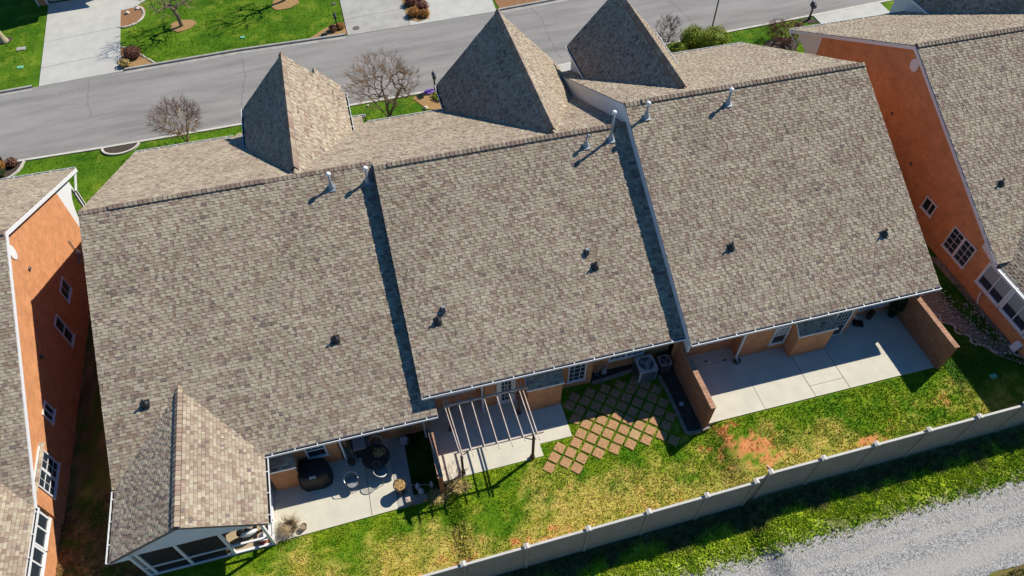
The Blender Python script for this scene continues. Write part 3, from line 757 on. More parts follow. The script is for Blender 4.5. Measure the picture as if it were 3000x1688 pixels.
plumb_vent(h1, -2.74, 18.79, 4.52); plumb_vent(h1, -10.66, 17.9, 4.08)
flue(h1, -1.69, 24.94, 7.57, .86); flue(h1, -.06, 24.92, 7.56, .86)
# screened porch with its own gable
pr = MB(); xl, xr, zc = -12.22, -6.41, 4.22
xc = (xl + xr) / 2
vl = Vector((xc - xl, 0, zc - 2.69)); shingle_slope(pr, (xl, 19.0, 2.69), (0, -1, 0), vl, 6.8, vl.length, rg)
pr.v = pr.v
vr = Vector((xc - xr, 0, zc - 2.69))
pr2 = MB(); shingle_slope(pr2, (xr, 12.2, 2.69), (0, 1, 0), vr, 6.8, vr.length, rg)
pr.v, n0 = pr.v + pr2.v, len(pr.v); pr.f += [tuple(i + n0 for i in f) for f in pr2.f]; pr.m += pr2.m; pr.a += pr2.a
pro = pr.build('porch_roof', M['shingle'], h1)
ridge_cap('ridge_cap', pro, (xc, 12.22, zc), (xc, 18.35, zc), -vl, -vr, rg)
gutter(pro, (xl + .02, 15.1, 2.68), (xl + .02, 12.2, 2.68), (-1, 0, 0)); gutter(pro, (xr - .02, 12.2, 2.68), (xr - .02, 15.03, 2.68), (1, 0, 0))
mb = MB(); mb.prism([(-11.98, 12.42, 2.30), (-6.66, 12.42, 2.30), (-6.66, 12.42, 2.66), (xc, 12.42, zc - .16), (-11.98, 12.42, 2.66)], (0, .10, 0))
mb.prism([(-12.2, 12.24, 2.69 - .02), (-12.2, 12.24, 2.45), (-11.5, 12.24, 2.45), (-11.5, 12.24, 2.9)], (0, .3, 0))
mb.build('porch_gable_end', M['siding'], h1)
fr = MB(); zf = .03
def post(x, y, z0, z1, s=.05): fr.box(x - s, x + s, y - s, y + s, z0, z1)
for x in (-11.72, -11.45, -10.05, -8.4, -6.82): post(x, 12.47, zf, 2.30, .055)
for y in (13.4, 14.4): post(-6.80, y, zf, 2.5, .05)
fr.box(-11.72, -6.82, 12.43, 12.51, .78, .86); fr.box(-11.72, -6.82, 12.42, 12.52, zf, zf + .08)
fr.box(-6.85, -6.75, 12.53, 15.5, .80, .88); fr.box(-6.85, -6.75, 12.53, 15.5, 2.3, 2.6); fr.box(-6.84, -6.76, 12.53, 15.5, zf + .1, .30)
fr.box(-11.77, -11.67, 12.53, 15.5, zf, 2.6)
fr.build('porch_frame', M['trim'], h1)
sc = MB()
for a, b in ((-11.39, -10.11), (-9.99, -8.46)):
    for z0, z1 in ((.12, .77), (.87, 2.28)): sc.box(a, b, 12.465, 12.472, z0, z1)
sc.build('porch_screen', M['screen'], h1)
fl = MB(); fl.box(-11.9, -6.7, 12.40, 15.5, -.35, .028); fl.build('porch_floor', M['floor_tan'], h1)

# ---------- middle house
h2 = empty('row_house', (6, 25, .4), 'middle house of the brown shingled row, with the wooden pergola on its patio', 'house', 'joined houses of the row')
rg = random.Random(12)
B2, R2, F2 = (15.78, 3.39), (25.07, 8.2), (34.1, 3.73)
rf2 = main_roof(h2, .30, 12.36, B2, R2, F2, rg, vent=(0.6, 12.))
front_gable(h2, 5.06, 12.70, 3.97, 8.2, 36.25, 25.2, rg, gr=False, gly=33.95, zfloor=.3)
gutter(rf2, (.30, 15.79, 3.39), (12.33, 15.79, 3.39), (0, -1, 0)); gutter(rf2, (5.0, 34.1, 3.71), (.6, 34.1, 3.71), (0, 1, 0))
w = MB()
w.box(.55, 3.12, 16.7, 16.9, -.1, 3.45); w.box(3.12, 3.32, 16.25, 16.9, -.1, 3.4); w.box(3.32, 8.28, 16.25, 16.45, -.1, 3.4); w.box(8.08, 8.28, 16.45, 16.7, -.1, 3.4); w.box(8.08, 12.34, 16.7, 16.9, -.1, 3.45)
w.box(.5, 12.3, 33.6, 33.8, 0, 3.55); w.prism([(.34, 16.2, 2.0), (.34, 25.07, 7.6), (.34, 33.8, 3.2), (.34, 33.8, 0), (.34, 16.2, 0)], (.2, 0, 0))
w.build('wall', M['brick'], h2)
sf = MB(); sf.box(.34, 12.3, 15.82, 16.69, 3.20, 3.225); sf.build('soffit', M['soffit'], h2)
bay(h2, 4.95, 6.55, 15.5, 16.25, .42, 2.42, 3.0, rg)
window(h2, (.95, 16.698, 1.55), (1, 0, 0), (0, -1, 0), 1.82, .80, 6, 2, mull=((.5, .12),))
window(h2, (7.07, 16.248, .95), (1, 0, 0), (0, -1, 0), .87, 1.42, 3, 4)
window(h2, (9.25, 16.698, 1.28), (1, 0, 0), (0, -1, 0), 1.76, .80, 6, 2, mull=((.5, .12),))
d = MB(); d.box(3.68, 4.56, 16.19, 16.247, .42, 2.58); dr = d.build('back_door', M['white'], h2)
d = MB(); d.box(3.90, 4.34, 16.178, 16.189, .75, 2.40); dp = d.build('door_glass', M['glass'], dr)
d = MB()
for k in range(1, 3): d.box(3.90 + k * .147 - .01, 3.90 + k * .147 + .01, 16.168, 16.177, .75, 2.40)
for k in range(1, 5): d.box(3.90, 4.34, 16.166, 16.176, .75 + k * .33 - .01, .75 + k * .33 + .01)
d.build('door_muntin', M['white'], dr)
downspout(h2, (3.02, 15.85, 3.25), (3.0, 16.18, .55))
plumb_vent(h2, 1.66, 18.44, 4.79); plumb_vent(h2, 9.1, 19.29, 5.23); box_vent(h2, 1.98, 18.86, 5.0); box_vent(h2, 8.89, 19.97, 5.57)
hook_vent(h2, 10.15, 24.4, 7.87); flue(h2, 11.42, 24.5, 7.92, 1.6)
for x in (11.2, 11.75):
    v_ = MB(); v_.box(x, x + .16, 16.66, 16.697, 2.0, 2.2); v_.build('wall_vent', M['whitep'], h2)

# ---------- right end house
h3 = empty('row_house', (18.5, 25, .75), 'right end house of the brown shingled row, with the widest bare patio between brick walls', 'house', 'joined houses of the row')
rg = random.Random(13)
B3, R3, F3 = (15.22, 3.62), (25.46, 9.03), (35.75, 3.86)
rf3 = main_roof(h3, 12.33, 25.05, B3, R3, F3, rg, vent=(.8, 12.6))
front_gable(h3, 13.12, 18.70, 5.45, 8.6, 36.05, 26.2, rg, gly=32.4, gry=32.6, zfloor=.5)
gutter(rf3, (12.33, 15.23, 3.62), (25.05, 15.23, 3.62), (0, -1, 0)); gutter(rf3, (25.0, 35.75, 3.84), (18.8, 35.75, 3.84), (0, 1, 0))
w = MB()
w.box(12.36, 15.45, 16.2, 16.4, .2, 3.7); w.box(15.45, 15.65, 15.55, 16.4, .2, 3.6); w.box(15.65, 21.35, 15.55, 15.75, .2, 3.6); w.box(21.15, 21.35, 15.75, 16.3, .2, 3.6); w.box(21.15, 24.9, 16.3, 16.5, .2, 3.9)
w.prism([(24.75, 15.6, .2), (24.75, 15.6, 3.55), (24.75, 25.46, 8.75), (24.75, 35.4, 3.75), (24.75, 35.4, .2)], (.2, 0, 0))
w.box(12.5, 24.7, 35.2, 35.4, .2, 3.6)
w.build('wall', M['brick'], h3)
# pale party wall standing above the middle roof
p2 = lambda y: (R2[1] - .518 * (R2[0] - y)) if y < R2[0] else (R2[1] - .495 * (y - R2[0]))
p3 = lambda y: (R3[1] - .528 * (R3[0] - y)) if y < R3[0] else (R3[1] - .503 * (y - R3[0]))
ys = [15.3, 25.07, 25.46, 35.6]
w = MB()
for ya, yb in zip(ys[:-1], ys[1:]):
    w.prism([(12.345, ya, p2(ya) - .35), (12.345, yb, p2(yb) - .35), (12.345, yb, p3(yb) - .10), (12.345, ya, p3(ya) - .10)], (.1, 0, 0))
w.build('party_wall', M['siding'], h3)
rake_board(h3, [(15.25, p3(15.25) - .02), (25.46, p3(25.46) - .02), (35.7, p3(35.7) - .02)], 12.315, .16, .028, m='siding')
sf = MB(); sf.box(12.4, 25.0, 15.26, 16.19, 3.42, 3.445); sf.box(21.36, 24.7, 16.2, 16.295, 3.42, 3.445); sf.build('soffit', M['soffit'], h3)
bay(h3, 17.9, 19.8, 14.92, 15.55, .79, 2.62, 3.2, rg)
window(h3, (12.95, 16.198, 1.72), (1, 0, 0), (0, -1, 0), 1.85, .80, 1, 1, mull=((.5, .12),))
window(h3, (17.0, 15.548, 1.35), (1, 0, 0), (0, -1, 0), .80, 1.35, 3, 2, halfrow=True, meet=True, pane='glass', blind=.5)
window(h3, (22.3, 16.298, 1.28), (1, 0, 0), (0, -1, 0), 1.75, 1.5, 1, 1, mull=((.5, .12),))
d = MB(); d.box(20.15, 21.1, 15.50, 15.547, .79, 3.05); dr = d.build('patio_door', M['white'], h3)
d = MB(); d.box(20.27, 20.98, 15.488, 15.499, .90, 2.95); d.build('door_glass', M['glass'], dr)
d = MB()
for k in range(1, 4): d.box(20.27 + k * .178 - .01, 20.27 + k * .178 + .01, 15.478, 15.487, 1.75, 2.95)
for k in range(4): d.box(20.27, 20.98, 15.476, 15.486, 1.75 + k * .30 - .01, 1.75 + k * .30 + .01)
d.build('door_muntin', M['white'], dr)
downspout(h3, (15.35, 15.3, 3.45), (15.36, 15.48, .95)); downspout(h3, (22.25, 15.35, 3.4), (22.1, 16.2, 1.2))
plumb_vent(h3, 15.44, 18.62, 5.45); plumb_vent(h3, 23.11, 17.85, 5.04)
flue(h3, 13.19, 24.75, 8.68, .82); flue(h3, 17.36, 24.72, 8.66, .84)

# ================================================================ NEIGHBOURS
def neighbour(root, xw, xo, eb, rd, ef, sgn, rg, zf):
    """brick house whose gable wall at xw faces the row; xo = its far side"""
    x0, x1 = (xo, xw) if sgn > 0 else (xw, xo)
    rf = main_roof(root, x0, x1, eb, rd, ef, rg, vent=None)
    i = .16 * -sgn
    xi = xw + i
    w = MB()
    w.prism([(xi, eb[0] + .35, zf - .4), (xi, eb[0] + .35, eb[1] - .02), (xi, rd[0], rd[1] - .22), (xi, ef[0] - 3.0, ef[1] + 3.0 * (rd[1] - ef[1]) / (ef[0] - rd[0]) - .2), (xi, ef[0] - 3.0, zf - .4)], (-sgn * .2, 0, 0))
    w.box(min(xi - sgn * .2, xo), max(xi - sgn * .2, xo), eb[0] + .35, eb[0] + .55, zf - .4, eb[1])
    w.box(min(xi - sgn * .2, xo), max(xi - sgn * .2, xo), ef[0] - 3.2, ef[0] - 3.0, zf - .4, ef[1] + 1)
    w.build('wall', M['brick'], root)
    rake_board(root, [(eb[0] - .05, eb[1] - .03), (rd[0], rd[1] - .02), (ef[0] + .05, ef[1] - .04)], xw + (.002 if sgn > 0 else -.038), .20, .036)
    return rf
def arch_panel(root, xw, y0, y1, z0, ztop0, ztop1, sgn):
    """white porch side with a round-headed opening between the brick wall end (y0) and the post (y1)"""
    P = []; n = 14; ya, yb = y0 + .38, y1 - .12; zc = z0 + 1.45; r = (yb - ya)
    mb = MB(); xa = xw - sgn * .16
    # spandrel: quarter arch sweeping from the wall up to the post
    pts = [(ya + (yb - ya) * (1 - math.cos(t)), zc + (ztop1 - .45 - zc) * math.sin(t)) for t in [PI / 2 * k / n for k in range(n + 1)]]
    ztop = lambda y: ztop0 + (ztop1 - ztop0) * (y - y0) / (y1 - y0)
    for (p, q) in zip(pts[:-1], pts[1:]):
        mb.prism([(xa, p[0], p[1]), (xa, q[0], q[1]), (xa, q[0], ztop(q[0])), (xa, p[0], ztop(p[0]))], (-sgn * .10, 0, 0))
    mb.prism([(xa, y0, z0), (xa, ya, z0), (xa, ya, ztop(ya)), (xa, y0, ztop(y0))], (-sgn * .10, 0, 0))
    mb.prism([(xa, yb, z0), (xa, y1, z0), (xa, y1, ztop(y1)), (xa, yb, ztop(yb))], (-sgn * .10, 0, 0))
    o = mb.build('porch_arch', M['white'], root)
    return o

# ---------- left neighbour
hl = empty('neighbour_house', (-20, 25, -.45), 'sunlit orange brick house at the left edge, its gable wall half in shadow', 'house')
rg = random.Random(21)
EBl, RDl, EFl = (15.5, 2.24), (25.83, 7.5), (34.85, 3.25)
rfl = neighbour(hl, -15.48, -29.0, EBl, RDl, EFl, 1, rg, -.45)
arch_panel(hl, -15.48, 31.85, 33.7, -.35, 4.2, 3.45, 1)
ra = MB(); ra.box(-15.72, -15.66, 31.9, 33.4, .95, 1.02); ra.box(-15.72, -15.66, 31.9, 33.4, .15, .2)
for k in range(8): ra.box(-15.71, -15.67, 32.0 + k * .18, 32.04 + k * .18, .2, .95)
ra.build('porch_railing', M['white'], hl)
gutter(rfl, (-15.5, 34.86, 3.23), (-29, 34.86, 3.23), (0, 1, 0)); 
downspout(hl, (-15.52, 34.7, 3.1), (-15.52, 33.6, .3), (0, .05, 0))
px = -15.642
for (y0, y1, z0, z1, c, r_, ml, hr) in ((16.55, 18.2, .60, 2.33, 4, 4, ((.5, .12),), False), (19.68, 20.4, 1.55, 2.42, 1, 1, ((.5, .06),), False), (24.4, 25.12, .85, 2.6, 1, 1, (), True), (26.5, 27.5, 1.7, 2.6, 2, 1, (), False)):
    window(hl, (px, y0, z0), (0, 1, 0), (1, 0, 0), y1 - y0, z1 - z0, c, r_, ml, meet=hr)
me_ = MB(); me_.box(px, px + .14, 29.85, 30.12, 1.35, 1.75); me_.tube((px + .15, 29.98, 1.62), (px + .24, 29.98, 1.62), .10, .10, 14); me_.tube((px + .06, 29.98, 1.75), (px + .06, 29.98, 2.6), .03, .03, 8); me_.box(px, px + .10, 29.55, 29.86, 1.2, 1.35)
me_.build('electric_meter', M['pipe'], hl)
ov = MB(); cyv, czv = 25.55, 6.55
ov.prism([(px - .01, cyv + .26 * math.cos(t), czv + .40 * math.sin(t)) for t in [2 * PI * k / 24 for k in range(24)]], (.05, 0, 0)); ov.build('gable_vent', M['trim'], hl)
for (y, z) in ((25.75, 5.2), (22.2, 3.2)):
    b_ = MB(); b_.box(px, px + .09, y - .08, y + .08, z - .05, z + .06); b_.build('wall_outlet', M['iron'], hl)
# sun room at the back
sr = MB(); vv = Vector((-2.9, 0, 1.5)); shingle_slope(sr, (-15.46, 9.4, 2.20), (0, 1, 0), vv, 9.0, vv.length, rg); vv2 = Vector((2.9, 0, 1.5)); shingle_slope(sr, (-21.26, 18.4, 2.20), (0, -1, 0), vv2, 9.0, vv2.length, rg)
sro = sr.build('sunroom_roof', M['shingle'], hl); ridge_cap('ridge_cap', sro, (-18.36, 9.4, 3.7), (-18.36, 18.4, 3.7), -vv2, -vv, rg)
gutter(sro, (-15.48, 9.4, 2.18), (-15.48, 15.45, 2.18), (1, 0, 0))
sw = MB(); sw.box(-15.9, -15.72, 9.8, 15.86, -.6, .62); sw.build('sunroom_wall', M['brick'], hl)
for k in range(4): window(hl, (-15.718, 15.7 - 1.42 * (k + 1), .60), (0, 1, 0), (1, 0, 0), 1.40, 1.5, 1, 1, mull=((.55, .07),), border=.09)

# ---------- right neighbour
hr_ = empty('neighbour_house', (33, 25, 1.1), 'shaded brown brick house at the right edge, with a round white gable vent', 'house')
rg = random.Random(22)
EBr, RDr, EFr = (15.55, 3.88), (25.97, 9.2), (35.9, 4.18)
rfr = neighbour(hr_, 28.28, 46.0, EBr, RDr, EFr, -1, rg, 1.05)
arch_panel(hr_, 28.28, 32.95, 35.1, 1.15, 5.4, 4.45, -1)
gutter(rfr, (46, 35.91, 4.16), (28.3, 35.91, 4.16), (0, 1, 0)); downspout(hr_, (28.3, 35.8, 4.05), (28.34, 35.0, 1.3), (0, .05, 0))
px = 28.438
window(hr_, (px, 18.57, 2.03), (0, -1, 0), (-1, 0, 0), 1.72, 1.43, 4, 4, mull=((.5, .13),))
window(hr_, (px, 20.88, 2.62), (0, -1, 0), (-1, 0, 0), .86, .80, 1, 1, mull=((.58, .05),), pane='glass')
gv = MB(); gv.prism([(px + .01, 25.62 + .30 * math.cos(t), 8.28 + .34 * math.sin(t)) for t in [2 * PI * k / 28 for k in range(28)]], (-.06, 0, 0)); gv.build('gable_vent', M['white'], hr_)
for p in ((24.9, 5.3), (22.2, 4.0)):
    b_ = MB(); b_.tube((px + .01, p[0] + .6, p[1]), (px - .04, p[0] + .6, p[1]), .08, .08, 12); b_.build('wall_outlet', M['iron'], hr_)
plumb_vent(hr_, 30.07, 18.95, 5.60)
# its front gable, steep and in shade, with a pale cheek wall
front_gable(hr_, 36.6, 43.5, 5.3, 9.2, 37.5, 26.2, rg, gr=False, gly=32.9, zfloor=1.2)
# sun room at the back
sr = MB(); zs = 3.62; vv = Vector((2.9, 0, 1.5)); shingle_slope(sr, (28.62, 18.9, zs), (0, -1, 0), vv, 9.6, vv.length, rg); vv2 = Vector((-2.9, 0, 1.5)); shingle_slope(sr, (34.42, 9.3, zs), (0, 1, 0), vv2, 9.6, vv2.length, rg)
sro = sr.build('sunroom_roof', M['shingle'], hr_); ridge_cap('ridge_cap', sro, (31.52, 9.3, zs + 1.5), (31.52, 18.6, zs + 1.5), -vv, -vv2, rg)
gutter(sro, (28.64, 15.45, zs - .02), (28.64, 9.3, zs - .02), (-1, 0, 0))
sw = MB(); sw.box(28.44, 28.62, 12.5, 15.9, .5, 2.14); sw.box(28.44, 28.62, 9.6, 12.5, .5, 2.14); sw.build('sunroom_wall', M['brick'], hr_)
window(hr_, (28.438, 15.95, 2.14), (0, -1, 0), (-1, 0, 0), 1.76, 1.48, 1, 1, mull=((.5, .05),), border=.13, blind=.62)
window(hr_, (28.438, 14.17, 2.14), (0, -1, 0), (-1, 0, 0), 1.66, 1.48, 1, 1, mull=((.5, .05),), border=.12, blind=.62)
window(hr_, (28.438, 12.45, 2.14), (0, -1, 0), (-1, 0, 0), 1.66, 1.48, 1, 1, mull=((.5, .05),), border=.12, blind=.62)
tr = MB(); tr.prism([(28.43, 16.75, 4.35), (28.43, 15.55, 3.75), (28.43, 15.95, 3.64), (28.43, 16.75, 3.85)], (-.06, 0, 0)); tr.build('rake_return', M['white'], hr_)
sp = MB(); sp.path([(28.40, 15.3, 2.0), (28.22, 15.25, 2.02), (28.18, 15.15, 1.75), (28.2, 15.0, 1.5)], .03, 8); sp.build('dryer_pipe', M['whitep'], hr_)
pl = MB()
for k in range(10):
    t0, t1 = PI * k / 20, PI * (k + 1) / 20
    pl.prism([(28.25 + .9 * (1 - math.cos(t0)), 12.15, 1.0 + .95 * math.sin(t0)), (28.25 + .9 * (1 - math.cos(t1)), 12.15, 1.0 + .95 * math.sin(t1)), (28.25 + .9 * (1 - math.cos(t1)), 12.15, 1.12 + .98 * math.sin(t1)), (28.25 + .9 * (1 - math.cos(t0)) - .1, 12.15, 1.0 + .98 * math.sin(t0))], (0, .35, 0))
pl.build('step_cheek', M['white'], hr_)

# ---------- house across the street (only its foot shows)
ha = empty('far_house', (-18, 64, -.4), 'house across the street, only its brick corner and garage foot showing at the top edge', 'house')
rg = random.Random(31)
w = MB(); w.box(-22.4, -21.75, 60.55, 66, -.8, 2.6); w.box(-21.75, -16.0, 61.0, 61.2, 2.0, 2.8); w.box(-16.3, -16.0, 61.0, 66, -.8, 2.6); w.build('wall', M['brick'], ha)
d = MB(); d.box(-21.7, -16.35, 60.98, 61.06, -.6, 1.98); d.build('garage_door', M['white'], ha)
c_ = MB(); c_.box(-22.47, -22.38, 60.47, 60.57, -.7, 2.6); c_.box(-21.78, -21.68, 60.47, 60.57, -.5, 2.6); c_.build('corner_trim', M['white'], ha)
rr = MB(); shingle_slope(rr, (-15.6, 60.3, 2.6), (-1, 0, 0), (0, .9, .45), 7.2, 6., rg, e=.3); rr.obox((-23, 66.1, 5.2), (1, 0, 0), (0, 1, -.5), (0, 0, 1), 0, 8, 0, 6, -.15, 0)
rr.build('roof', M['shingle'], ha)
gg = MB(); gg.prism([(-23.1, 59.4, 2.6), (-19.2, 59.4, 2.6), (-20.6, 59.4, 3.7), (-21.6, 59.4, 3.7)], (0, 5, 0)); gg.build('garage_gable', M['shingle'], ha)

# ================================================================ GARDEN WALLS
def garden_wall(label, x0, x1, y0, y1, zb, zt, loc):
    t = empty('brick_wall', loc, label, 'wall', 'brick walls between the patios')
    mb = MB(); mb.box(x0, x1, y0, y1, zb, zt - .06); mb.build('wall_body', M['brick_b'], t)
    c = MB(); y = y0 - .02
    rgw = random.Random(int(x0 * 10))
    while y < y1 - .03:
        c.box(x0 - .012, x1 + .012, y, min(y1, y + .066), zt - .058, zt + rgw.uniform(-.006, .006), 0, rgw.random()); y += .072
    c.build('coping', M['coping'], t)
    return t
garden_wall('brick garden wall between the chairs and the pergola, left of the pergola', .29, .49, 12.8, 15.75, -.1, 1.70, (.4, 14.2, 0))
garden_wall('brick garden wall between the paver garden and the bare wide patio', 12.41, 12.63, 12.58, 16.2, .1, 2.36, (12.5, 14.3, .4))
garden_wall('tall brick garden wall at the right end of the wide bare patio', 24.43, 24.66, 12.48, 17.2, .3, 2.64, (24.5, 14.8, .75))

# ================================================================ FENCE
ft = empty('privacy_fence', (11, 8.9, .3), 'long tan privacy fence with white post caps along the gravel lane', 'fence')
PX = [-6.8, -4.35, -1.92, .53, 2.98, 5.45, 7.93, 10.40, 12.55]
PX2 = [13.12, 15.45, 17.86, 20.34, 22.75, 25.05, 27.5, 29.95]
def fy(x): return 8.72 + .012 * (x + 1) if x < 12.9 else 8.95 + .001 * x
def fpost(x, zt, cap=True):
    y = fy(x); mb = MB(); mb.box(x - .065, x + .065, y - .065, y + .065, g(x, y) - .2, zt + .03)
    p = mb.build('post', M['fence'], ft)
    c = MB(); c.box(x - .105, x + .105, y - .105, y + .105, zt + .03, zt + .075); i = len(c.v)
    c.prism([(x - .09, y - .09, zt + .075), (x + .09, y - .09, zt + .075), (x, y - .09, zt + .11)], (0, .18, 0)); c.build('post_cap', M['fence_cap'], p)
for xs_, zt in ((PX, 2.78), (PX2, 3.16)):
    for x in xs_: fpost(x, zt)
    ends = xs_ if xs_ is PX else [PX2[0]] + PX2[1:]
    for a, b in zip(ends[:-1], ends[1:]):
        ya, yb = fy(a), fy(b); u = Vector((b - a, yb - ya, 0)); L = u.length; u.normalize(); nn = Vector((-u.y, u.x, 0))
        zb = min(g(a, ya), g(b, yb)) - .1
        mb = MB(); mb.obox((a, ya, 0), u, (0, 0, 1), nn, .066, L - .066, zb, zt - .12, -.022, .022)
        k = .15
        while k < L - .1: mb.obox((a, ya, 0), u, (0, 0, 1), nn, k, k + .012, zb + .1, zt - .13, -.026, -.022); k += .15
        mb.build('panel', M['fence'], ft)
        r = MB(); r.obox((a, ya, 0), u, (0, 0, 1), nn, .066, L - .066, zt - .119, zt - .05, -.045, .045); r.build('top_rail', M['fence_cap'], ft)
mb = MB(); mb.obox((12.55, fy(12.55), 0), (1, 0, 0), (0, 0, 1), (0, 1, 0), .066, .50, 0, 2.66, .10, .144); mb.build('panel', M['fence'], ft)
mb = MB(); mb.obox((12.55, fy(12.55), 0), (1, 0, 0), (0, 0, 1), (0, 1, 0), .066, .50, 2.661, 2.73, .08, .165); mb.build('top_rail', M['fence_cap'], ft)

# ================================================================ PERGOLA
pg = empty('pergola', (3, 14.4, .42), 'weathered open wooden pergola over the middle patio', 'pergola')
for (x, y) in ((1.34, 15.50), (4.54, 15.53), (1.42, 13.30), (4.55, 13.24)):
    mb = MB(); mb.box(x - .05, x + .05, y - .05, y + .05, .42, 2.56); p = mb.build('post', M['darkwood'], pg)
    b = MB(); b.box(x - .09, x + .09, y - .09, y + .09, .42, .60); b.build('post_foot', M['darkwood'], p)
    sx = 1 if x < 3 else -1
    k = MB(); k.tube((x + sx * .06, y, 2.18), (x + sx * .42, y, 2.54), .025, .025, 6); k.build('knee_brace', M['darkwood'], p)
for (y, a, b) in ((15.52, 1.15, 4.92), (13.27, 1.12, 4.98)):
    mb = MB(); mb.box(a, b, y - .035, y + .035, 2.561, 2.66); mb.build('beam', M['wood'], pg)
for i, (x0, x1) in enumerate(((1.16, 1.38), (1.30, 1.46), (1.80, 1.86), (2.36, 2.42), (2.92, 2.98), (3.48, 3.54), (4.02, 4.10), (4.50, 4.56), (4.66, 4.70))):
    mb = MB(); y0, y1 = 15.82 + (.12 if i < 2 else 0), 13.02 - (.06 * (i % 3))
    u = Vector((x1 - x0, y1 - y0, 0)); L = u.length; u.normalize(); s = Vector((-u.y, u.x, 0))
    mb.obox((x0, y0, 2.662), u, s, (0, 0, 1), 0, L, -.018, .018, 0, .07); mb.build('rafter', M['wood'], pg)

# ================================================================ PAVERS
LA, LB, LO = Vector((.403, -.365)), Vector((.772, .025)), Vector((7.773, 13.824))
cells = [(-5, 2), (-5, 3), (-5, 4), (-5, 5), (-5, 6), (-4, 1), (-4, 2), (-4, 3), (-4, 4), (-4, 5), (-4, 6), (-3, 1), (-3, 2), (-3, 3), (-3, 4), (-3, 5), (-3, 6), (-2, 0), (-2, 1), (-2, 2), (-2, 3), (-2, 4), (-2, 5), (-1, 0), (-1, 1), (-1, 2), (-1, 3), (-1, 4), (-1, 5), (0, -1), (0, 0), (0, 1), (0, 2), (0, 3), (0, 4), (1, -3), (1, -2), (1, -1), (1, 0), (1, 1), (1, 2), (1, 3), (1, 4), (2, -4), (2, -3), (2, -2), (2, -1), (2, 0), (2, 1), (2, 2), (2, 3), (3, -5), (3, -4), (3, -3), (3, -2), (3, -1), (3, 0), (4, -4), (3, 1), (3, 2), (4, 2)]
ORD = ['first', 'second', 'third', 'fourth', 'fifth', 'sixth', 'seventh', 'eighth', 'ninth', 'tenth', 'eleventh', 'twelfth']
ang = math.atan2(LA.y, LA.x)
PSH = {}
def paver_mesh(m):
    mb = MB(); h = .222; e = .018
    mb.lathe((0, 0, 0), [(h * 1.414, -.06), (h * 1.414, .028), ((h - e) * 1.414, .040)], 4)
    return mb
pav0 = None
rows_ = {}
for c_ in cells: rows_.setdefault(c_[0], []).append(c_)
for c_ in cells:
    p = LO + LA * c_[0] + LB * c_[1]
    row = sorted(rows_[c_[0]], key=lambda q: q[1]); i, j = c_[0] + 5, row.index(c_)
    pale = c_ == (2, 1)
    if pav0 is None:
        pav0 = paver_mesh(None).build('paver', M['paver'])
        o = pav0
    else:
        o = pav0.copy(); C.objects.link(o)
        if pale: o.data = pav0.data.copy(); o.data.materials[0] = M['paver_pale']
    o.location = (p.x + rnd.uniform(-.012, .012), p.y + rnd.uniform(-.012, .012), g(p.x, p.y) - .006 + rnd.uniform(-.004, .004))
    o.rotation_euler = (rnd.uniform(-.01, .01), rnd.uniform(-.01, .01), ang + PI / 4 + rnd.uniform(-.05, .05))
    if pale: lab = 'palest sandy paver among the brown square pavers in the grass'
    else: lab = 'square brown paver, %s from the left in the %s slanting row from the house' % (ORD[j], ORD[i])
    tag(o, lab, 'paver', 'square pavers set in the grass')
PAV = [(LO + LA * c_[0] + LB * c_[1]) for c_ in cells]

# ================================================================ BED EDGING, UTILITIES
def edging(pts, label, n):
    t = empty('stone_edging', (pts[0][0], pts[0][1], g(*pts[0])), label, 'edging', 'stone edging round the mulch bed')
    P = [Vector(p) for p in pts]; seg = [(b - a).length for a, b in zip(P[:-1], P[1:])]; L = sum(seg)
    for k in range(n):
        d0, d1 = L * k / n + .01, L * (k + 1) / n - .01
        def ptat(d):
            for a, b, s in zip(P[:-1], P[1:], seg):
                if d <= s: return a + (b - a) * d / s
                d -= s
            return P[-1]
        a, b = ptat(d0), ptat(d1); u = Vector((b.x - a.x, b.y - a.y, 0)); l = u.length; u.normalize(); s = Vector((-u.y, u.x, 0)); z = max(g(a.x, a.y), g(b.x, b.y))
        mb = MB(); mb.obox((a.x, a.y, z), u, s, (0, 0, 1), 0, l, -.075, .075, -.1, .10 + rnd.uniform(-.015, .015)); mb.build('block', M['edging'], t)
edging([(8.34, 16.16), (9.4, 16.24), (10.45, 16.36)], 'short run of edging stones between the gas meter and the air conditioner', 5)
edging([(11.55, 15.75), (11.64, 14.9), (11.64, 13.4), (11.62, 12.5), (12.2, 12.5), (12.72, 12.53)], 'long bent run of edging stones along the bed by the brick wall', 11)
def bedsheet(name, poly, m, dz=.02):
    o = sheet(name, ccw(poly), m, dz, .05); return struct(o)
bedsheet('mulch_bed', [(8.3, 16.2), (9.4, 16.3), (10.5, 16.42), (10.5, 16.7), (8.3, 16.7)], M['mulch'], .03)
bedsheet('mulch_bed', [(11.5, 16.6), (11.6, 15.7), (11.68, 14.4), (11.66, 12.55), (12.4, 12.58), (12.4, 16.6)], M['mulch'], .05)

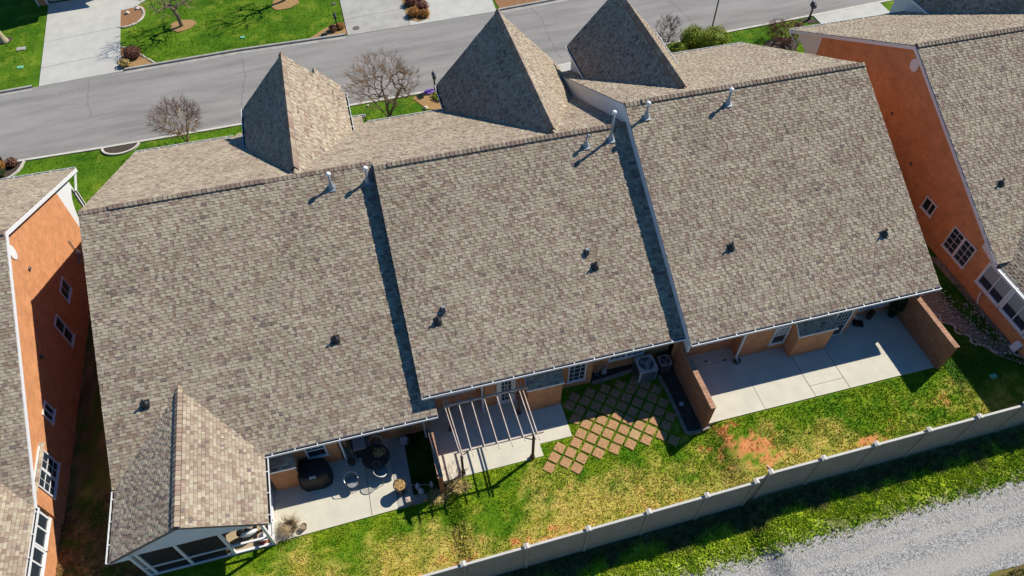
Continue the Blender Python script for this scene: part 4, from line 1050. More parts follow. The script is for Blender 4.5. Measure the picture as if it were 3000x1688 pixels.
def ac_unit(cx, cy, z, s, h, label, dark=False):
    t = empty('air_conditioner', (cx, cy, z), label, 'air conditioner', 'outdoor air conditioners')
    m1 = 'ac_dark' if dark else 'ac'
    mb = MB(); r = .07; hs = s / 2
    pol = []
    for qx, qy, a0 in ((hs - r, hs - r, 0), (-hs + r, hs - r, 90), (-hs + r, -hs + r, 180), (hs - r, -hs + r, 270)):
        for k in range(5):
            a = math.radians(a0 + 22.5 * k); pol.append((cx + qx + r * math.cos(a), cy + qy + r * math.sin(a), z + .02))
    mb.prism(pol, (0, 0, h - .06)); mb.build('cabinet', M[m1], t)
    lv = MB()
    for k in range(14):
        zz = z + .08 + (h - .22) * k / 13
        lv.box(cx - hs + .08, cx + hs - .08, cy - hs - .012, cy - hs - .001, zz, zz + .02); lv.box(cx - hs - .012, cx - hs - .001, cy - hs + .08, cy + hs - .08, zz, zz + .02)
    lv.build('louvre', M['ac_dark' if not dark else 'iron'], t)
    top = MB(); n = 32; ro = hs * .80
    out = []
    for k in range(n):
        a = 2 * PI * k / n; ca, sa = math.cos(a), math.sin(a); q = hs / max(abs(ca), abs(sa)); q = min(q, hs * 1.30); out.append((q * ca, q * sa))
    for k in range(n):
        j = (k + 1) % n; a, b = 2 * PI * k / n, 2 * PI * j / n
        I0 = (cx + ro * math.cos(a), cy + ro * math.sin(a)); I1 = (cx + ro * math.cos(b), cy + ro * math.sin(b))
        O0 = (cx + out[k][0], cy + out[k][1]); O1 = (cx + out[j][0], cy + out[j][1])
        top.face([(*I0, z + h), (*O0, z + h), (*O1, z + h), (*I1, z + h)])
        top.face([(*O0, z + h), (*O0, z + h - .06), (*O1, z + h - .06), (*O1, z + h)]); top.face([(*I0, z + h), (*I1, z + h), (*I1, z + h - .038), (*I0, z + h - .038)])
    top.build('top_panel', M['ac_pale' if dark else 'ac'], t)
    w = MB(); w.lathe((cx, cy, z + h - .038), [(ro, -.002), (ro * .5, -.001), (.01, 0)], 32); w.build('fan_well', M['ac_dark'], t)
    f = MB()
    for k in range(3):
        a = 2 * PI * k / 3 + .4; u = Vector((math.cos(a), math.sin(a), 0)); s_ = Vector((-u.y, u.x, .25)).normalized()
        f.obox((cx, cy, z + h - .022), u, s_, u.cross(s_), .04, ro * .86, -.10, .09, -.003, .003)
    f.lathe((cx, cy, z + h - .03), [(.09, 0), (.09, .02), (.03, .028)], 14); f.build('fan', M['pipe'], t)
    gr = MB()
    for k in range(1, 7):
        rr_ = ro * k / 7; pts = [(cx + rr_ * math.cos(2 * PI * q / 28), cy + rr_ * math.sin(2 * PI * q / 28), z + h + .006) for q in range(29)]; gr.path(pts, .004, 4)
    for k in range(4):
        a = PI * k / 4; gr.tube((cx - ro * math.cos(a), cy - ro * math.sin(a), z + h + .004), (cx + ro * math.cos(a), cy + ro * math.sin(a), z + h + .004), .005, .005, 4)
    gr.build('fan_grille', M['ac_dark' if dark else 'ac'], t)
ac_unit(10.92, 16.05, .42, .90, .92, 'large pale air conditioner with a fan on top beside the pavers')
ac_unit(11.93, 16.12, .42, .60, .68, 'small dark air conditioner with a pale rim by the brick wall', True)
gm = empty('gas_meter', (8.85, 16.5, .42), 'grey gas meter with bent pipes in the mulch by the wall', 'gas meter')
mb = MB(); mb.box(8.92, 9.14, 16.42, 16.58, .55, .82); mb.lathe((9.03, 16.5, .82), [(.1, 0), (.09, .05), (.03, .07)], 14); mb.build('meter_body', M['pipe'], gm)
mb = MB(); mb.path([(8.72, 16.5, .42), (8.72, 16.5, 1.10), (8.86, 16.5, 1.14), (8.98, 16.5, 1.05), (8.98, 16.5, .86)], .025, 8); mb.path([(9.1, 16.5, .86), (9.12, 16.48, 1.05), (9.12, 16.68, 1.15)], .025, 8); mb.path([(8.62, 16.55, .42), (8.62, 16.55, .9)], .02, 8)
mb.build('pipe', M['metal'], gm)

# ================================================================ PATIO FURNITURE (left patio)
Z1_ = .03
gc = empty('covered_grill', (-4.85, 14.85, Z1_), 'large barbecue under a black cover with a pale maker\'s mark', 'grill')
mb = MB(); nx = 26; prof = [(0, .0), (.0, .0)]
def cover_mesh():
    mb = MB(); nseg = 36; rings = [(1.0, 0.0), (1.0, .35), (.97, .75), (.93, .95), (.82, 1.08), (.55, 1.15), (.0, 1.17)]
    idx = []
    for (s, z) in rings:
        row = []
        for k in range(nseg):
            a = 2 * PI * k / nseg; ca, sa = math.cos(a), math.sin(a); e = .58
            x = .70 * s * math.copysign(abs(ca) ** e, ca); y = .52 * s * math.copysign(abs(sa) ** e, sa)
            fold = 1 + .03 * math.sin(a * 9 + 1.3) * (1 - z / 1.3); row.append((-4.85 + x * fold, 14.87 + y * fold, Z1_ + z + .02 * math.sin(x * 5 + y * 7) * (z > .3)))
        idx.append(row)
    for A_, B_ in zip(idx[:-1], idx[1:]):
        for k in range(nseg):
            j = (k + 1) % nseg; mb.face([A_[k], A_[j], B_[j], B_[k]])
    return mb
cover_mesh().build('cover', M['cover'], gc, True)
lg = MB()
zt = Z1_ + .98; yy = 14.395
# pale woven mark on the cover's front shoulder: three short letter shapes
def glyph(x, strokes):
    for (a, b, c, d) in strokes: lg.obox((x, 14.43, Z1_ + 1.03), (1, 0, 0), Vector((0, .55, .62)).normalized(), Vector((0, -.75, .66)).normalized(), a, b, c, d, .03, .055)
S_ = [(0, .07, 0, .018), (0, .07, .045, .063), (0, .07, .09, .108), (0, .018, .063, .09), (.052, .07, .018, .045)]
M_ = [(0, .018, 0, .108), (.066, .084, 0, .108), (.018, .066, .07, .09)]
C_ = [(0, .018, 0, .108), (.018, .07, 0, .018), (.018, .07, .09, .108)]
glyph(-4.98, S_); glyph(-4.89, M_); glyph(-4.785, C_)
lg.build('maker_mark', M['whitep'], gc)

def chair(label, x, y, rot, first=None):
    if first is not None:
        t = copy_tree(first); t.location = (x, y, Z1_); t.rotation_euler = (0, 0, rot); t['label'] = label; return t
    t = empty('patio_chair', (0, 0, 0), label, 'chair', 'iron patio chairs round the table')
    # faces -y
    s = MB(); n = 24; P = []
    for k in range(n):
        a = 2 * PI * k / n; P.append((.24 * math.cos(a), .23 * math.sin(a) - (.03 if math.sin(a) < 0 else 0), .43))
    s.prism(P, (0, 0, .015)); s.build('seat', M['mesh_grey'], t)
    b = MB(); pts = []
    for k in range(17):
        a = -PI * .12 + PI * 1.24 * k / 16; pts.append((.30 * math.cos(a), .06 + .27 * math.sin(a), .66 + .12 * max(0, math.sin(a))))
    b.path(pts, .016, 8); b.build('arm_hoop', M['steelrim'], t)
    bk = MB()
    for k in range(3, 13):
        a0, a1 = -PI * .12 + PI * 1.24 * k / 16, -PI * .12 + PI * 1.24 * (k + 1) / 16
        q = [(.29 * math.cos(a), .06 + .26 * math.sin(a), .65 + .12 * max(0, math.sin(a))) for a in (a0, a1)]; l = [(.22 * math.cos(a), .02 + .20 * math.sin(a), .45) for a in (a0, a1)]
        for f in (0, .25, .5, .75, 1):
            bk.tube(Vector(l[0]).lerp(Vector(q[0]), f * .98), Vector(l[1]).lerp(Vector(q[1]), f * .98), .005, .005, 4)
        bk.tube(l[0], q[0], .006, .006, 4); bk.tube(Vector(l[0]).lerp(Vector(l[1]), .5), Vector(q[0]).lerp(Vector(q[1]), .5), .004, .004, 4)
    bk.build('back_mesh', M['blackmetal'], t)
    for (sx, sy) in ((-1, -1), (1, -1), (-1, 1), (1, 1)):
        l = MB(); top = (.28 * sx, -.02, .66) if sy < 0 else (.2 * sx, .17, .44)
        l.path([top, (.25 * sx, .2 * sy, .40), (.27 * sx, .26 * sy, 0)], .014, 7); l.build('leg', M['blackmetal'], t)
    t.location = (x, y, Z1_); t.rotation_euler = (0, 0, rot); return t
ch0 = chair('iron patio chair in front of the grill, its seat facing the lawn', -3.32, 14.12, .25)
chair('iron patio chair turned sideways beside the wood chip planter', -2.02, 14.22, 2.2, ch0)
chair('iron patio chair behind the round table by the window', -2.05, 15.55, .1, ch0)
tb = empty('patio_table', (-2.15, 14.9, Z1_), 'round black patio table in the shade of the eave', 'table')
mb = MB(); mb.lathe((-2.15, 14.9, Z1_), [(.60, .69), (.61, .70), (.61, .715), (.58, .72), (.0, .722)], 40); mb.build('tabletop', M['blackmetal'], tb)
for k in range(4):
    a = PI / 4 + PI / 2 * k; l = MB(); l.path([(-2.15 + .1 * math.cos(a), 14.9 + .1 * math.sin(a), Z1_ + .69), (-2.15 + .18 * math.cos(a), 14.9 + .18 * math.sin(a), Z1_ + .35), (-2.15 + .42 * math.cos(a), 14.9 + .42 * math.sin(a), Z1_)], .018, 7); l.build('leg', M['blackmetal'], tb)
mb = MB(); z = Z1_ + .742
mb.path([(-2.18 + .15 * math.cos(2 * PI * k / 24), 14.52 + .15 * math.sin(2 * PI * k / 24), z) for k in range(25)], .014, 6)
tag(mb.build('wreath_ring', M['clay']), 'thin pale ring lying on the black round table', 'ring')

def leafcloud(mb, c, rx, ry, rz, n, s, rg, lo=0.0, shell=.55, flat=.6):
    for _ in range(n):
        while True:
            d = Vector((rg.uniform(-1, 1), rg.uniform(-1, 1), rg.uniform(-1, 1)))
            if .05 < d.length <= 1: break
        d = d.normalized() * (shell + (1 - shell) * rg.random()) * (1 + .10 * mnoise.noise(d * 2.3 + Vector((c[0], c[1], 0))))
        p = Vector((c[0] + d.x * rx, c[1] + d.y * ry, c[2] + d.z * rz))
        if p.z < lo: continue
        a = Vector((rg.uniform(-1, 1), rg.uniform(-1, 1), rg.uniform(-flat, flat))).normalized(); b = a.orthogonal().normalized(); q = Matrix.Rotation(rg.uniform(0, 6.28), 3, a) @ b
        l = s * rg.uniform(.6, 1.3); ww = l * .5
        mb.face([p - a * l * .5, p + q * ww * .5, p + a * l * .5, p - q * ww * .5], 0, rg.random())
rg = random.Random(5)
tp = MB(); leafcloud(tp, (-1.95, 15.0, Z1_ + .86), .30, .24, .16, 260, .09, rg, Z1_ + .73, .2); tp.lathe((-1.95, 15.0, Z1_ + .722), [(.10, 0), (.14, .12), (.12, .13)], 14, 0, .1)
tag(tp.build('table_plant', M['leaf_straw']), 'dry brown plant in a bowl on the black round table', 'plant')
cb = empty('storage_box', (-2.78, 15.68, Z1_), 'grey lidded storage box standing against the recessed wall', 'box')
mb = MB(); mb.box(-3.02, -2.55, 15.40, 15.97, Z1_, .86); mb.build('box_body', M['black'], cb)
mb = MB(); mb.box(-3.05, -2.50, 15.34, 15.985, .861, .93); mb.build('lid', M['lid_grey'], cb)
for x in (-3.16, -2.44):
    mb = MB(); mb.box(x - .05, x + .05, 15.45, 15.97, .45, .90); mb.build('side_shelf', M['iron'], cb)
mb = MB(); mb.tube((-3.42, 15.95, Z1_), (-3.28, 15.35, 1.9), .018, .018, 8); br_ = mb.build('broom', M['wood']); tag(br_, 'broom handle leaning on the wall beside the grey storage box', 'broom')
b2 = MB(); b2.lathe((-3.28, 15.22, Z1_), [(.14, 0), (.18, .22), (.16, .3), (.1, .3)], 16); tag(b2.build('brown_pot', M['darkwood']), 'brown pot at the foot of the grey storage box', 'pot')

bg_ = MB(); bg_.blob((-.83, 15.62, .28), .20, .17, .30, 3, .5, 14, 9); tag(bg_.build('cloth_bag', M['bag'], None, True), 'blue and pink cloth bag on the patio corner near the hedge', 'bag')
bp_ = empty('wood_chip_planter', (-1.35, 13.36, Z1_), 'round black planter full of wood chips at the patio edge', 'planter')
mb = MB(); mb.lathe((-1.35, 13.36, Z1_), [(.19, 0), (.23, .2), (.27, .66), (.29, .70), (.265, .70), (.25, .64)], 28); mb.build('tub', M['black'], bp_, False)
mb = MB(); mb.lathe((-1.35, 13.36, Z1_ + .66), [(.262, 0), (.2, .025), (.08, .03), (.0, .035)], 24)
for _ in range(70):
    a = rg.uniform(0, 6.28); r = .23 * math.sqrt(rg.random()); u = Vector((math.cos(a * 3), math.sin(a * 3), rg.uniform(-.3, .3))).normalized(); s_ = u.orthogonal().normalized()
    mb.obox((-1.35 + r * math.cos(a), 13.36 + r * math.sin(a), Z1_ + .70), u, s_, u.cross(s_), -.04, .04, -.012, .012, -.006, .006)
mb.build('chips', M['chips'], bp_)
mb = MB(); mb.lathe((-5.56, 12.80, Z1_), [(.09, 0), (.13, .22), (.145, .24), (.12, .24), (.11, .20), (.0, .20)], 20); tag(mb.build('small_pot', M['clay']), 'small clay pot near the screened porch corner', 'pot')
dp = empty('dead_plant', (-6.15, 12.92, Z1_), 'wide pot of dead brown twigs beside the screened porch', 'potted plant')
mb = MB(); mb.lathe((-6.12, 12.90, Z1_), [(.20, 0), (.27, .25), (.29, .28), (.25, .28), (.22, .24), (0, .24)], 22); mb.build('pot', M['clay'], dp)
mb = MB()
for _ in range(330):
    a = rg.uniform(0, 6.28); e = rg.uniform(.05, 1.1); d = Vector((math.cos(a) * math.cos(e), math.sin(a) * math.cos(e), math.sin(e))); p = Vector((-6.12 + .12 * math.cos(a), 12.90 + .12 * math.sin(a), Z1_ + .24)); l = rg.uniform(.25, .62)
    m_ = p + d * l * .6 + Vector((rg.uniform(-.06, .06), rg.uniform(-.06, .06), 0)); q_ = p + d * l + Vector((rg.uniform(-.1, .1), rg.uniform(-.1, .1), -.12 * l))
    mb.tube(p, m_, .006, .005, 3, False); mb.tube(m_, q_, .005, .002, 3, False)
mb.build('twigs', M['twig_pale'], dp)
bn = empty('plank_bench', (-.75, 12.75, .03), 'low plank bench at the patio corner, grass in front of it', 'bench')
mb = MB(); mb.obox((-1.15, 12.68, .30), Vector((1, .06, 0)).normalized(), (0, 1, 0), (0, 0, 1), 0, .85, -.09, .09, 0, .04); mb.build('seat', M['edging'], bn)
for x in (-1.05, -.42):
    mb = MB(); mb.box(x - .06, x + .06, 12.62, 12.78, -.05, .30); mb.build('leg', M['edging'], bn)
mb = MB(); mb.box(-1.22, -1.02, 12.62, 12.84, .341, .47); mb.box(-1.16, -1.09, 12.66, 12.80, .47, .50); tag(mb.build('wooden_box', M['wood']), 'small pale wooden box on the end of the plank bench', 'box')
for i, (x, y, s, lab) in enumerate(((-.62, 13.28, .12, 'round blue stone ornament farthest from the plank bench, by the planter'), (-.52, 13.02, .13, 'blue stone ornament with a pale foot, nearest the plank bench'), (-.02, 13.22, .10, 'small blue stone ornament nearest the brick wall'))):
    t = MB(); t.lathe((x, y, .02), [(s * .7, 0), (s * .75, .06), (s * .5, .10), (s, .22), (s * .9, .32), (s * .45, .40), (s * .55, .46), (s * .4, .55), (0, .58)], 14); tag(t.build('garden_ornament', M['blue_stone'], None, True), lab, 'ornament', 'blue stone garden ornaments')
mb = MB(); mb.tube((-.9, 13.33, .5), (.05, 13.10, .46), .012, .012, 6); mb.tube((-.05, 13.12, .0), (-.05, 13.12, .47), .012, .012, 6); mb.tube((-.88, 13.32, 0), (-.88, 13.32, .5), .012, .012, 6)
tag(mb.build('garden_rail', M['pipe']), 'thin metal rail above the blue ornaments', 'rail')

# inside the screened porch
eb_ = empty('exercise_bike', (-7.7, 13.15, -.05), 'grey exercise bike inside the open porch bay', 'exercise bike')
mb = MB(); mb.lathe((0, 0, 0), [(.0, 0)], 6)
mb = MB(); mb.prism([(-7.95 + .30 * math.cos(t), 13.05, .38 + .30 * math.sin(t)) for t in [2 * PI * k / 28 for k in range(28)]], (0, .12, 0)); mb.build('flywheel', M['black'], eb_)
mb = MB(); mb.blob((-7.72, 12.98, .52), .36, .13, .16, 2, .1, 16, 8, rot=.15); mb.build('body', M['metal_cap'], eb_, True)
mb = MB(); mb.tube((-7.55, 13.15, .3), (-7.42, 13.2, .95), .035, .035, 8); mb.blob((-7.40, 13.2, .98), .16, .11, .05, 1, .1); mb.build('seat', M['black'], eb_)
mb = MB(); mb.tube((-7.95, 13.15, .5), (-8.08, 13.3, 1.15), .035, .035, 8); mb.path([(-8.08, 13.08, 1.12), (-8.1, 13.3, 1.18), (-8.08, 13.52, 1.12)], .025, 8); mb.build('handlebar', M['black'], eb_)
for x in (-8.15, -7.3):
    mb = MB(); mb.tube((x, 12.85, 0), (x, 13.45, 0), .04, .04, 8); mb.build('foot_bar', M['black'], eb_)
cl = empty('cooler', (-7.2, 12.72, -.05), 'red cooler with a white lid inside the porch corner', 'cooler')
mb = MB(); mb.box(-7.38, -7.14, 12.60, 12.86, -.05, .30); mb.build('cooler_body', M['red'], cl)
mb = MB(); mb.box(-7.33, -7.02, 12.58, 12.88, .301, .36); mb.build('lid', M['whitep'], cl)
mb = MB(); mb.box(-8.42, -8.18, 13.6, 13.8, -.05, 1.7); tag(mb.build('wooden_cabinet', M['chips']), 'narrow tan wooden cabinet inside the porch', 'cabinet')

# right patio corner
bt = empty('potted_bush', (24.15, 15.85, .79), 'dark leafy bush in the shaded patio corner by the tall brick wall', 'bush')
mb = MB(); leafcloud(mb, (24.15, 15.85, 1.7), .38, .33, .72, 900, .13, rg, .9, .4); mb.build('foliage', M['leaf_dark'], bt)
mb = MB(); mb.lathe((24.15, 15.85, .79), [(.16, 0), (.22, .3), (.2, .32)], 16); mb.tube((24.15, 15.85, 1.0), (24.15, 15.85, 1.8), .03, .02, 7); mb.build('pot', M['black'], bt)
mb = MB(); mb.obox((21.95, 15.75, .79), Vector((1, -.45, 0)).normalized(), Vector((.45, 1, 0)).normalized(), (0, 0, 1), 0, .50, 0, .40, .012, .05); mb.obox((21.95, 15.75, .79), Vector((1, -.45, 0)).normalized(), Vector((.45, 1, 0)).normalized(), (0, 0, 1), .05, .45, .05, .35, .05, .07)
tag(mb.build('door_mat', M['black']), 'dark square tray on the shaded patio by the recessed window', 'tray')
pp = empty('potted_flower', (22.95, 16.0, .79), 'small potted plant in a dark brown pot under the recessed window', 'potted plant')
mb = MB(); mb.lathe((22.95, 16.0, .79), [(.12, 0), (.16, .3), (.14, .32), (0, .3)], 16); mb.build('pot', M['darkwood'], pp)
mb = MB(); leafcloud(mb, (22.95, 16.0, 1.28), .22, .2, .2, 160, .1, rg, .9, .3); mb.build('foliage', M['leaf_dark'], pp)
tf = empty('weed_tuft', (15.35, 15.35, .79), 'weedy green tuft by the downspout on the wide patio', 'weed')
mb = MB(); leafcloud(mb, (15.35, 15.3, .86), .24, .18, .16, 170, .09, rg, .79, .2); mb.build('foliage', M['leaf_dark'], tf)
for i, (x, y, lab) in enumerate(((13.95, 15.72, 'small weed in the patio crack under the left window strip'), (14.85, 15.55, 'small weed in the patio crack nearer the downspout'))):
    mb = MB(); leafcloud(mb, (x, y, .80), .10, .07, .05, 50, .06, rg, .785, .1); tag(mb.build('weed', M['leaf_dark']), lab, 'weed')
mb = MB(); mb.obox((14.72, 9.25, g(14.7, 9.3) + .02), Vector((-.45, .9, 0)).normalized(), Vector((.9, .45, 0)).normalized(), (0, 0, 1), 0, .95, -.02, .02, 0, .04); tag(mb.build('loose_stake', M['fence_cap']), 'pale wooden stake lying in the dry grass by the fence', 'stake')
mb = MB(); mb.blob((12.0, 14.0, g(12, 14) + .10), .13, .11, .10, 4, .3); tag(mb.build('bed_rock', M['blue_stone'], None, True), 'pale round rock in the dark bed beside the brick wall', 'rock')
# gravel bed along the right neighbour
rb = MB(); P = [(25.7, 16.9), (26.0, 15.8), (26.6, 14.6), (27.0, 13.4), (27.45, 12.3), (28.1, 11.6), (29.4, 11.3), (29.5, 12.4), (28.42, 12.5), (28.42, 18.3), (26.3, 19.5)]
bedsheet('stone_bed', P, mat('stone_bed', (.12, .085, .05), .95, col2=(.36, .29, .20), scale=8, bump=.7), .03)
sb = MB(); n = 0
while n < 420:
    x, y = rg.uniform(25.8, 29.3), rg.uniform(11.4, 19)
    e = 25.75 + (17 - y) * .42 if y < 17 else 25.9
    if x < e or x > e + 1.5 or x > 28.35: continue
    s = rg.uniform(.02, .055); sb.blob((x, y, g(x, y) + .045), s, s * .8, s * .6, n, .3, 6, 4, a=rg.random()); n += 1
struct(sb.build('bed_stones', M['rock']), 'stuff')
er = MB()
for k in range(60):
    t = k / 59; y = 17.0 - 5.2 * t; x = 25.72 + (17 - y) * .34 + .12 * math.sin(k * .7) + (.9 * (t - .7) ** 2 * 12 if t > .7 else 0); s = rg.uniform(.05, .09); er.blob((x, y, g(x, y) + .03), s, s * .8, s * .6, k, .3, 7, 5, a=rg.random())
tag(er.build('stone_border', M['rock']), 'curved border of pale stones along the shaded brick house', 'border')

# ================================================================ STREET FURNITURE
def mailbox(x, y, label, rot=0, first=None):
    z = g(x, y)
    if first:
        t = copy_tree(first); t.location = (x, y, z); t.rotation_euler = (0, 0, rot); t['label'] = label; return t
    t = empty('mailbox', (0, 0, 0), label, 'mailbox', 'black mailboxes by the street')
    mb = MB(); mb.box(-.05, .05, -.05, .05, -.1, 1.02); mb.box(-.07, .07, -.07, .07, 0, .35); mb.box(-.05, .05, -.05, .30, .92, 1.0); mb.tube((0, .02, .7), (0, .25, .92), .02, .02, 6); mb.build('post', M['blackmetal'], t)
    b = MB(); pr_ = [(.11 * math.cos(a), .11 * math.sin(a)) for a in [PI * k / 8 for k in range(9)]]
    pol = [(px_, -.22, 1.13 + pz) for px_, pz in pr_] + [(-.11, -.22, 1.0), (.11, -.22, 1.0)]
    b.prism(pol, (0, .52, 0)); bo = b.build('box', M['blackmetal'], t)
    f = MB(); f.box(.112, .122, -.1, -.06, 1.1, 1.3); f.box(.112, .122, -.1, .02, 1.24, 1.3); f.build('flag', M['iron'], bo)
    fn = MB(); fn.lathe((0, 0, 1.24), [(.03, 0), (.05, .05), (.02, .1), (.035, .14), (0, .18)], 10); fn.box(-.02, .02, .1, .35, 1.25, 1.34); fn.build('finial', M['blackmetal'], t)
    t.location = (x, y, z); t.rotation_euler = (0, 0, rot); return t
mbx = mailbox(5.55, 40.72, 'black mailbox beside the purple flowers, before the middle steep gable', 0)
mailbox(-.02, 50.1, 'black mailbox in the straw bed across the street', PI, mbx)
mailbox(33.52, 40.9, 'black mailbox on the mulch triangle beside the right driveway', 0, mbx)
mailbox(-21.9, 41.15, 'black mailbox cut by the left edge of the photo beside the road', 0, mbx)
lp = empty('street_lamp', (25.73, 41.55, g(25.7, 41.5)), 'dark blue lamp post behind the clipped green hedge', 'street lamp')
zl = g(25.7, 41.5); mb = MB(); mb.tube((25.73, 41.0, zl), (25.73, 41.0, zl + 3.9), .055, .045, 12); mb.lathe((25.73, 41.0, zl), [(.13, 0), (.12, .3), (.06, .4)], 12); mb.build('pole', M['pole'], lp, True)
mb = MB(); mb.lathe((25.73, 41.0, zl + 3.9), [(.06, 0), (.16, .12), (.2, .42), (.16, .45), (.06, .62), (0, .68)], 12); mb.build('lantern', M['pole'], lp)
def lid(x, y, label, r=.16, m='green_lid'):
    mb = MB(); z = g(x, y); mb.box(x - r, x + r, y - r * .7, y + r * .7, z - .03, z + .045); mb.box(x - r * .8, x + r * .8, y - r * .5, y + r * .5, z + .045, z + .055); tag(mb.build('utility_lid', M[m]), label, 'utility lid', 'flat utility lids in the lawns')
lid(-6.93, 51.17, 'green utility lid in the far lawn near the kerb'); lid(-22.59, 52.1, 'pale green utility lid in the lawn left of the far driveway', .2); lid(26.72, 11.39, 'green utility lid in the shaded grass right of the tall brick wall')
lid(.1, 53.7, 'grey utility lid in the far lawn beside the old driveway', .17, 'iron'); lid(-22.9, 54.6, 'grey flat lid in the grass left of the far driveway', .3, 'curb')
mb = MB(); z = g(1.4, 49.9) + .056; mb.lathe((1.35, 49.78, z - .02), [(.27, 0), (.27, .022), (.24, .024), (.235, .018), (.0, .019)], 28); tag(mb.build('manhole_cover', M['iron']), 'round iron manhole cover in the old concrete driveway', 'manhole cover')

# ================================================================ PLANTING BEDS
def disc(name, cx, cy, r, m, ry=None, n=26, seed=0, dz=.03):
    P = []
    for k in range(n):
        a = 2 * PI * k / n; w_ = 1 + .07 * math.sin(3 * a + seed) + .04 * math.sin(7 * a + seed * 2); P.append((cx + r * w_ * math.cos(a), cy + (ry or r) * w_ * math.sin(a)))
    return bedsheet(name, P, m, dz)
disc('mulch_bed', -11.3, 54.2, .95, M['straw'], .8, seed=1); disc('mulch_bed', -3.6, 55.0, 1.05, M['straw'], .9, seed=2)
bedsheet('mulch_bed', [(-16.05, 57.7), (-15.0, 58.0), (-14.5, 58.2), (-14.15, 57.4), (-14.25, 56.4), (-14.85, 55.75), (-15.4, 55.2), (-15.9, 55.2)], M['mulch_red'], .03)
bedsheet('mulch_bed', [(-15.72, 52.6), (-15.3, 49.56), (-13.2, 49.62), (-14.1, 51.2), (-14.9, 52.2)], M['straw'], .03)
bedsheet('mulch_bed', [(-2.1, 49.58), (-1.2, 50.3), (-.6, 50.7), (.1, 50.85), (.55, 50.8), (.56, 49.3), (0, 49.28)], M['straw'], .03)
bedsheet('mulch_bed', [(5.35, 60), (5.25, 50.7), (5.3, 49.7), (6.0, 49.2), (6.8, 49.45), (7.0, 50.1), (7.0, 60)], M['straw'], .075)
bedsheet('mulch_bed', [(12.15, 50.3), (12.2, 49.2), (15.6, 49.15), (16, 51), (12.3, 52)], M['mulch_red'], .03)
def edged_bed(poly, m, em):
    bedsheet('mulch_bed', poly, m, .03) if len(poly) > 6 else None; mb = MB()
    for a, b in zip(poly[:-1], poly[1:]):
        u = Vector((b[0] - a[0], b[1] - a[1], 0)); l = u.length; u.normalize(); mb.obox((a[0], a[1], g(*a)), u, (-u.y, u.x, 0), (0, 0, 1), -.02, l + .02, -.06, .06, -.05, .09)
    return mb.build('bed_border', em)
half = [(-14.9 + 1.12 * math.cos(a), 40.92 + .82 * math.sin(a)) for a in [-PI * k / 16 for k in range(17)]]
tag(edged_bed(half, M['mulch'], M['curb_near']), 'pale curved kerb round the half-round dark bed by the road', 'border')
lb = [(-20.75, 41.1), (-20.85, 40.6), (-21.0, 40.2), (-21.3, 39.85), (-21.9, 39.5), (-23, 39.3)]
bedsheet('mulch_bed', lb + [(-24, 39.5), (-24, 41.1)], M['mulch'], .034)
tag(edged_bed(lb, M['mulch'], M['curb_near']), 'pale curved kerb round the dark bed at the left edge', 'border')
bedsheet('mulch_bed', [(3.9, 40.3), (4.6, 40.62), (6.6, 40.5), (6.9, 39.2), (5.6, 38.4), (4.6, 38.9)], M['straw'], .02)
disc('mulch_bed', 2.12, 38.3, .65, M['mulch'], .45, seed=4)
disc('mulch_bed', 30.1, 38.75, 1.15, M['mulch'], .75, seed=5)
bedsheet('mulch_bed', [(32.8, 41.05), (33.8, 41.1), (34.02, 40.35), (33.3, 40.45)], M['mulch'], .03)
disc('mulch_bed', -24.3, 56.15, .55, M['mulch'], .45, seed=6)

